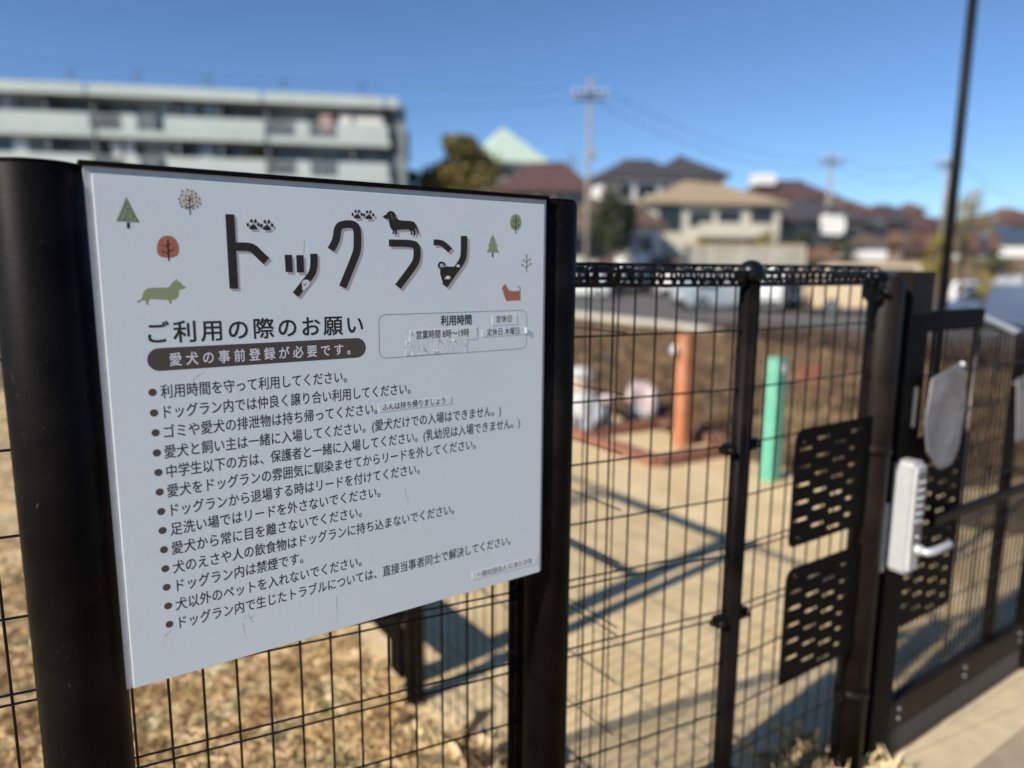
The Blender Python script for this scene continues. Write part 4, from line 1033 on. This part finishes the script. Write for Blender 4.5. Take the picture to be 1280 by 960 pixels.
# ------------------------------------------------------------------ apartment block
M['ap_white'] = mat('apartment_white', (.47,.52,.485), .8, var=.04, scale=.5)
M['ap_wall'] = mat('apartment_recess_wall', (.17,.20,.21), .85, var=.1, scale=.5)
M['ap_glass'] = mat('apartment_glass', (.05,.07,.085), .15, spec=.7)
M['curtain'] = mat('curtain', (.30,.34,.38), .9, var=.2, scale=3)
M['pinkcloth'] = mat('pink_laundry', (.45,.27,.26), .9); M['peachcloth'] = mat('pale_futon', (.72,.66,.60), .9)
Y1 = 45.0; A0 = at(-60, 98, Y1); A0 = at(0, 101, Y1); zt = A0.z
r = ray(497, 124); Y2 = (zt-EYE)/r.z; A1 = CAM+r*Y2; ad = (A1-A0); ad.z = 0; AL = ad.length; ad.normalize(); an = Vector((ad.y, -ad.x, 0))
if an.y > 0: an = -an
apt = thing('apartment_building', Vector((A0.x, A0.y, 0))+ad*AL/2, 'pale apartment block with long white balconies filling the upper left background', 'apartment building')
def AP(u, z, w=0): return Vector((A0.x, A0.y, 0))+ad*u+Z*z+an*w
def abox(mb, u0, u1, z0, z1, w0, w1): mb.obox(AP((u0+u1)/2, (z0+z1)/2, (w0+w1)/2), ad, an, Z, (u1-u0)/2, abs(w1-w0)/2, (z1-z0)/2)
FLH = 2.42; U0 = -9.0; gz = 0.2
def ux(px, py=150): q = onplane(px, py, A0, ad); return (q-A0).dot(ad)
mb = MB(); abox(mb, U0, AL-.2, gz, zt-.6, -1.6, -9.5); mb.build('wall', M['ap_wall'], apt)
mb = MB(); abox(mb, U0, AL-.15, zt-.6, zt-.35, .1, -9.6); mb.build('roof', M['ap_white'], apt)
for u0, u1 in ((U0, ux(110)), (ux(114), ux(327)), (ux(331), ux(480)), (ux(484), AL)):
    mb = MB(); abox(mb, u0, u1, zt-.62, zt+.03, .12, .32); mb.build('eave', M['ap_white'], apt)
gaps = [(U0, ux(113), 1), (ux(113), ux(152), 0), (ux(152), ux(172), 1), (ux(172), ux(196), 0), (ux(205), ux(331), 1), (ux(331), ux(368), 0), (ux(368), ux(387), 1), (ux(387), ux(421), 0), (ux(421), ux(485), 1)]
random.seed(5)
for fl in range(4):
    zf = zt-2.72-FLH*fl                            # slab top
    if zf < gz+.3: break
    for u0, u1 in ((U0, ux(116)), (ux(121), ux(331)), (ux(335), ux(487))):
        mb = MB(); abox(mb, u0, u1, zf-.28, zf+.14, -1.6, .10); mb.build('balcony_slab', M['ap_white'], apt)
    for u0, u1, solid in gaps:
        if solid:
            mb = MB(); abox(mb, u0+.02, u1-.02, zf+.143, zf+1.08, .02, .12); mb.build('balcony_parapet', M['ap_white'], apt)
        else:
            mb = MB(); abox(mb, u0, u1, zf+1.0, zf+1.05, .04, .08); u = u0
            while u < u1: abox(mb, u, u+.03, zf+.14, zf+1.0, .045, .075); u += .14
            mb.build('balcony_railing', M['ap_white'], apt)
    u = U0+.4; k = 0
    while u < AL-2.2:
        w_ = 1.75 if k % 2 else 2.6
        z0_, z1_ = (zf+.18, zf+1.95) if k % 3 != 1 else (zf+.95, zf+1.9)
        mb = MB(); abox(mb, u, u+w_, z0_-.06, z1_+.06, -1.6, -1.53); f = mb.build('window', M['ap_white'] if k % 2 else M['wframe'], apt)
        for i in range(2):
            mb = MB(); abox(mb, u+.05+i*(w_/2), u+w_/2-.03+i*(w_/2), z0_, z1_, -1.53, -1.51); mb.build('pane', M['curtain'] if random.random() < .3 else M['ap_glass'], f)
        u += w_+.75; k += 1
    for px in (57, 116, 220, 275, 333, 440):
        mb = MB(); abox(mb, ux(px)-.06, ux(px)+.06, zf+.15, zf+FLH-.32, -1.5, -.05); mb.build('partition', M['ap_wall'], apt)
    for k in range(5):
        uu = random.choice([ux(130), ux(240), ux(300), ux(400), ux(180), ux(60), ux(20)])+random.uniform(-1, 1)
        mb = MB(); abox(mb, uu, uu+random.uniform(.3, .9), zf+1.0, zf+2.0, -.6, -.55); mb.build('laundry', random.choice([M['curtain'], M['w_white'], M['w_grey']]), apt)
zf = zt-2.72
mb = MB(); abox(mb, ux(400), ux(414), zf+.55, zf+1.6, -.2, -.1); mb.build('laundry', M['pinkcloth'], apt)
mb = MB(); abox(mb, ux(424), ux(478), zf+.75, zf+1.75, -.25, -.15); mb.build('laundry', M['peachcloth'], apt)
# end stair tower
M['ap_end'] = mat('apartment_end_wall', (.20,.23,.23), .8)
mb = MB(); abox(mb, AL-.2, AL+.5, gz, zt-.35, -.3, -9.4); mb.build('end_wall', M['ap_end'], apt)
for fl in range(4):
    z_ = zt-1.6-FLH*fl
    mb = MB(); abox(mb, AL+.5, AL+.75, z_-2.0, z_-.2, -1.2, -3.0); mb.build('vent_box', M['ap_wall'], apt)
for u in (ux(60), ux(150), ux(243), ux(345), ux(450)):
    mb = MB(); p = AP(u, zt-.35, -4); mb.tube([p, p+Z*2.2], .03, 6); mb.tube([p+Z*2-X*.5, p+Z*2+X*.5], .02, 5); mb.tube([p+Z*1.7-X*.4, p+Z*1.7+X*.4], .02, 5); mb.build('roof_aerial', M['boltdull'], apt)

# ------------------------------------------------------------------ trees
def leafm(name, a, b): return mat(name, a, .7, 0, col2=b, scale=2.2, detail=5)
M['bark'] = mat('bark', (.10,.075,.055), .9, var=.2, scale=6)
M['l_olive'] = leafm('olive_leaves', (.15,.125,.03), (.29,.22,.065))
M['l_dark'] = leafm('dark_leaves', (.025,.035,.018), (.06,.07,.03))
M['l_yellow'] = leafm('yellow_leaves', (.20,.17,.03), (.32,.24,.05))
M['l_bare'] = leafm('bare_twigs', (.15,.12,.08), (.22,.18,.10))
def tree(name, px, pyt, pyb, wpx, Yt, leaf, label, n=2600, ls=.16, cat='tree', dens=1, group=None):
    if Yt > 34: Yt += 12
    ls *= 1.25 if Yt > 40 else 1
    top = at(px, pyt, Yt); base = at(px, pyb, Yt); zb = hgt(base.x, Yt)
    r = wpx/2*Yt/F_PX; b = Vector((top.x, Yt, zb)); H_ = top.z-zb; ch = min(H_*.85, (pyb-pyt)*Yt/F_PX)
    t = thing(name, b, label, cat, group); mb = MB(); cc = Vector((top.x, Yt, top.z-ch/2))
    mb.tube([b-Z*.1, b+Z*H_*.4+X*.05, b+Z*H_*.9], [r*.12+.03, r*.08+.02, .015], 8)
    cl = []
    for k in range(11):
        a = 2*math.pi*k*.381; hh = random.uniform(.2, .95); e = Vector((math.cos(a)*r*.58*math.sin(math.pi*min(1, hh+.08)), math.sin(a)*r*.65, -ch/2+ch*hh)); q = cc+e
        mb.tube([b+Z*(H_*random.uniform(.25, .6)), (b+Z*H_*.5+q)/2+Z*.1, q], [.05*r+.015, .03*r+.01, .008], 5); cl.append((q, random.uniform(.36, .62)*r))
    mb.build('trunk', M['bark'], t)
    mb = MB(); vs = []; fs = []
    for _ in range(n):
        c_, rr = random.choice(cl); u = Vector((random.gauss(0, 1), random.gauss(0, 1), random.gauss(0, 1))).normalized()*(rr*random.random()**.4); u.z *= min(1.5, ch/(2*r))
        p = c_+u; p.z = min(p.z, top.z)
        a = Vector((random.gauss(0, 1), random.gauss(0, 1), random.gauss(0, 1))).normalized(); b_ = a.orthogonal().normalized(); s = ls*random.uniform(.5, 1.3); k = len(vs)
        vs += [p-a*s, p+b_*s*.55, p+a*s, p-b_*s*.55]; fs.append((k, k+1, k+2, k+3))
    mb.add(vs, fs); mb.build('crown', leaf, t); return t
tree('broadleaf_tree', 577, 178, 262, 104, 42, M['l_olive'], 'dense olive green tree between the apartment block and the pyramid roof', 5200, .19)
tree('broadleaf_tree', 330, 190, 240, 62, 38, M['l_olive'], 'small olive tree top showing above the sign before the apartment balconies', 1800, .14)
tree('broadleaf_tree', 510, 214, 262, 52, 44, M['l_dark'], 'low dark tree at the right end of the apartment block', 1800, .16)
tree('broadleaf_tree', 768, 232, 318, 62, 36, M['l_dark'], 'dark green tree right of the utility pole in front of the white house', 3200, .13)
tree('broadleaf_tree', 1212, 236, 300, 48, 30, M['l_yellow'], 'slim yellow leaved tree just right of the tall black pole', 420, .10)
tree('shrub', 1171, 290, 352, 24, 22, M['l_yellow'], 'yellow green shrub touching the left side of the tall black pole', 900, .07, 'shrub')
tree('bare_tree', 714, 178, 262, 46, 70, M['l_bare'], 'leafless tree just left of the utility pole', 160, .10)
for i, (x, y0, y1, w, Yt, lf, lab) in enumerate([(1000, 290, 322, 40, 41, 'l_dark', 'low dark shrub under the brown house'), (960, 288, 318, 26, 41, 'l_olive', 'olive shrub in the garden of the tan roofed house'), (1058, 300, 330, 26, 41, 'l_dark', 'dark shrub at the end of the retaining wall'), (878, 296, 320, 24, 41.5, 'l_olive', 'small olive shrub over the retaining wall'), (1158, 372, 398, 12, 14, 'l_yellow', 'tiny yellow bush low behind the gate top rail'), (1232, 340, 375, 16, 18, 'l_yellow', 'yellow bush between the white car and the blue car'), (1240, 318, 345, 60, 38, 'l_dark', 'long dark hedge below the white houses at the right')]):
    tree('shrub', x, y0, y1, w, Yt, M[lf], lab, 700, .09 if Yt > 20 else .04, 'shrub')

# ------------------------------------------------------------------ utility poles and cables
M['cpole'] = mat('concrete_pole', (.27,.235,.19), .85, var=.08, scale=3)
M['cable'] = mat('cable', (.03,.03,.035), .6)
poles = []
def upole(px, pyt, pyarm, Yp, label, r=.17, arm=1.0):
    top = at(px, pyt, Yp); b = Vector((top.x, Yp, hgt(top.x, Yp)-.2)); za = at(px, pyarm, Yp).z
    t = thing('utility_pole', b, label, 'utility pole')
    mb = MB(); mb.tube([b, Vector((top.x, Yp, top.z))], [r, r*.6], 12); mb.build('pole', M['cpole'], t)
    for z in (za, za-.28):
        mb = MB(); mb.bbox(Vector((top.x, Yp-.15, z)), X, Yv, Z, arm, .06, .06, .01); cr = mb.build('crossarm', M['boltdull'], t)
        for s in (-1, -.5, .5, 1):
            mb = MB(); q = Vector((top.x+arm*s*.92, Yp-.15, z+.06)); mb.tube([q, q+Z*.10, q+Z*.22], [.05,.08,.03], 8); mb.build('insulator', M['white'], cr)
    mb = MB(); q = Vector((top.x+.25, Yp-.1, za-3.6)); mb.tube([q, q+Z*.5], .12, 14); mb.build('junction_box', M['w_grey'], t)
    poles.append(Vector((top.x, Yp-.15, za+.2))); return t
upole(738, 98, 118, 44, 'nearest and tallest concrete utility pole, in the middle of the view', .16, 1.0)
upole(1040, 190, 200, 62, 'distant utility pole above the brown roof', .2, 1.1)
upole(1186, 196, 204, 60, 'thin pale utility pole almost hidden behind the tall black pole', .18, 1.1)
def cable(a, b, sag, label, r=.011):
    pts = [a.lerp(b, k/24)-Z*(4*sag*(k/24)*(1-k/24)) for k in range(25)]
    mb = MB(); mb.tube(pts, r, 5); tag(mb.build('power_cable', M['cable'], None, a), label, 'cable')
Lf = at(0, 20, 60); cable(poles[0]-X*.9, at(-40, 62, 40), .5, 'upper cable running left from the nearest utility pole above the apartment roof')
cable(poles[0]-X*.4-Z*.6, at(-40, 92, 39), .9, 'lower cable running left from the nearest utility pole')
cable(poles[0]+X*.9, poles[1]-X*.8, 1.1, 'upper cable from the nearest utility pole to the distant one', .018)
cable(poles[0]+X*.5-Z*.7, poles[1]+X*.3-Z*.7, 1.3, 'lower cable from the nearest utility pole to the distant one', .018)
cable(poles[1]+X*.8, poles[2]-X*.6, .9, 'upper cable between the two distant utility poles', .018)
cable(poles[1]+X*.3-Z*.7, poles[2]-X*.3-Z*.7, 1.2, 'lower cable between the two distant utility poles', .018)
cable(poles[2]+X*.8, at(1330, 262, 62), 1.0, 'cable leaving the frame at the right from the pale utility pole', .018)
bpy.data.meshes.remove(WV) if WV.users == 0 else None
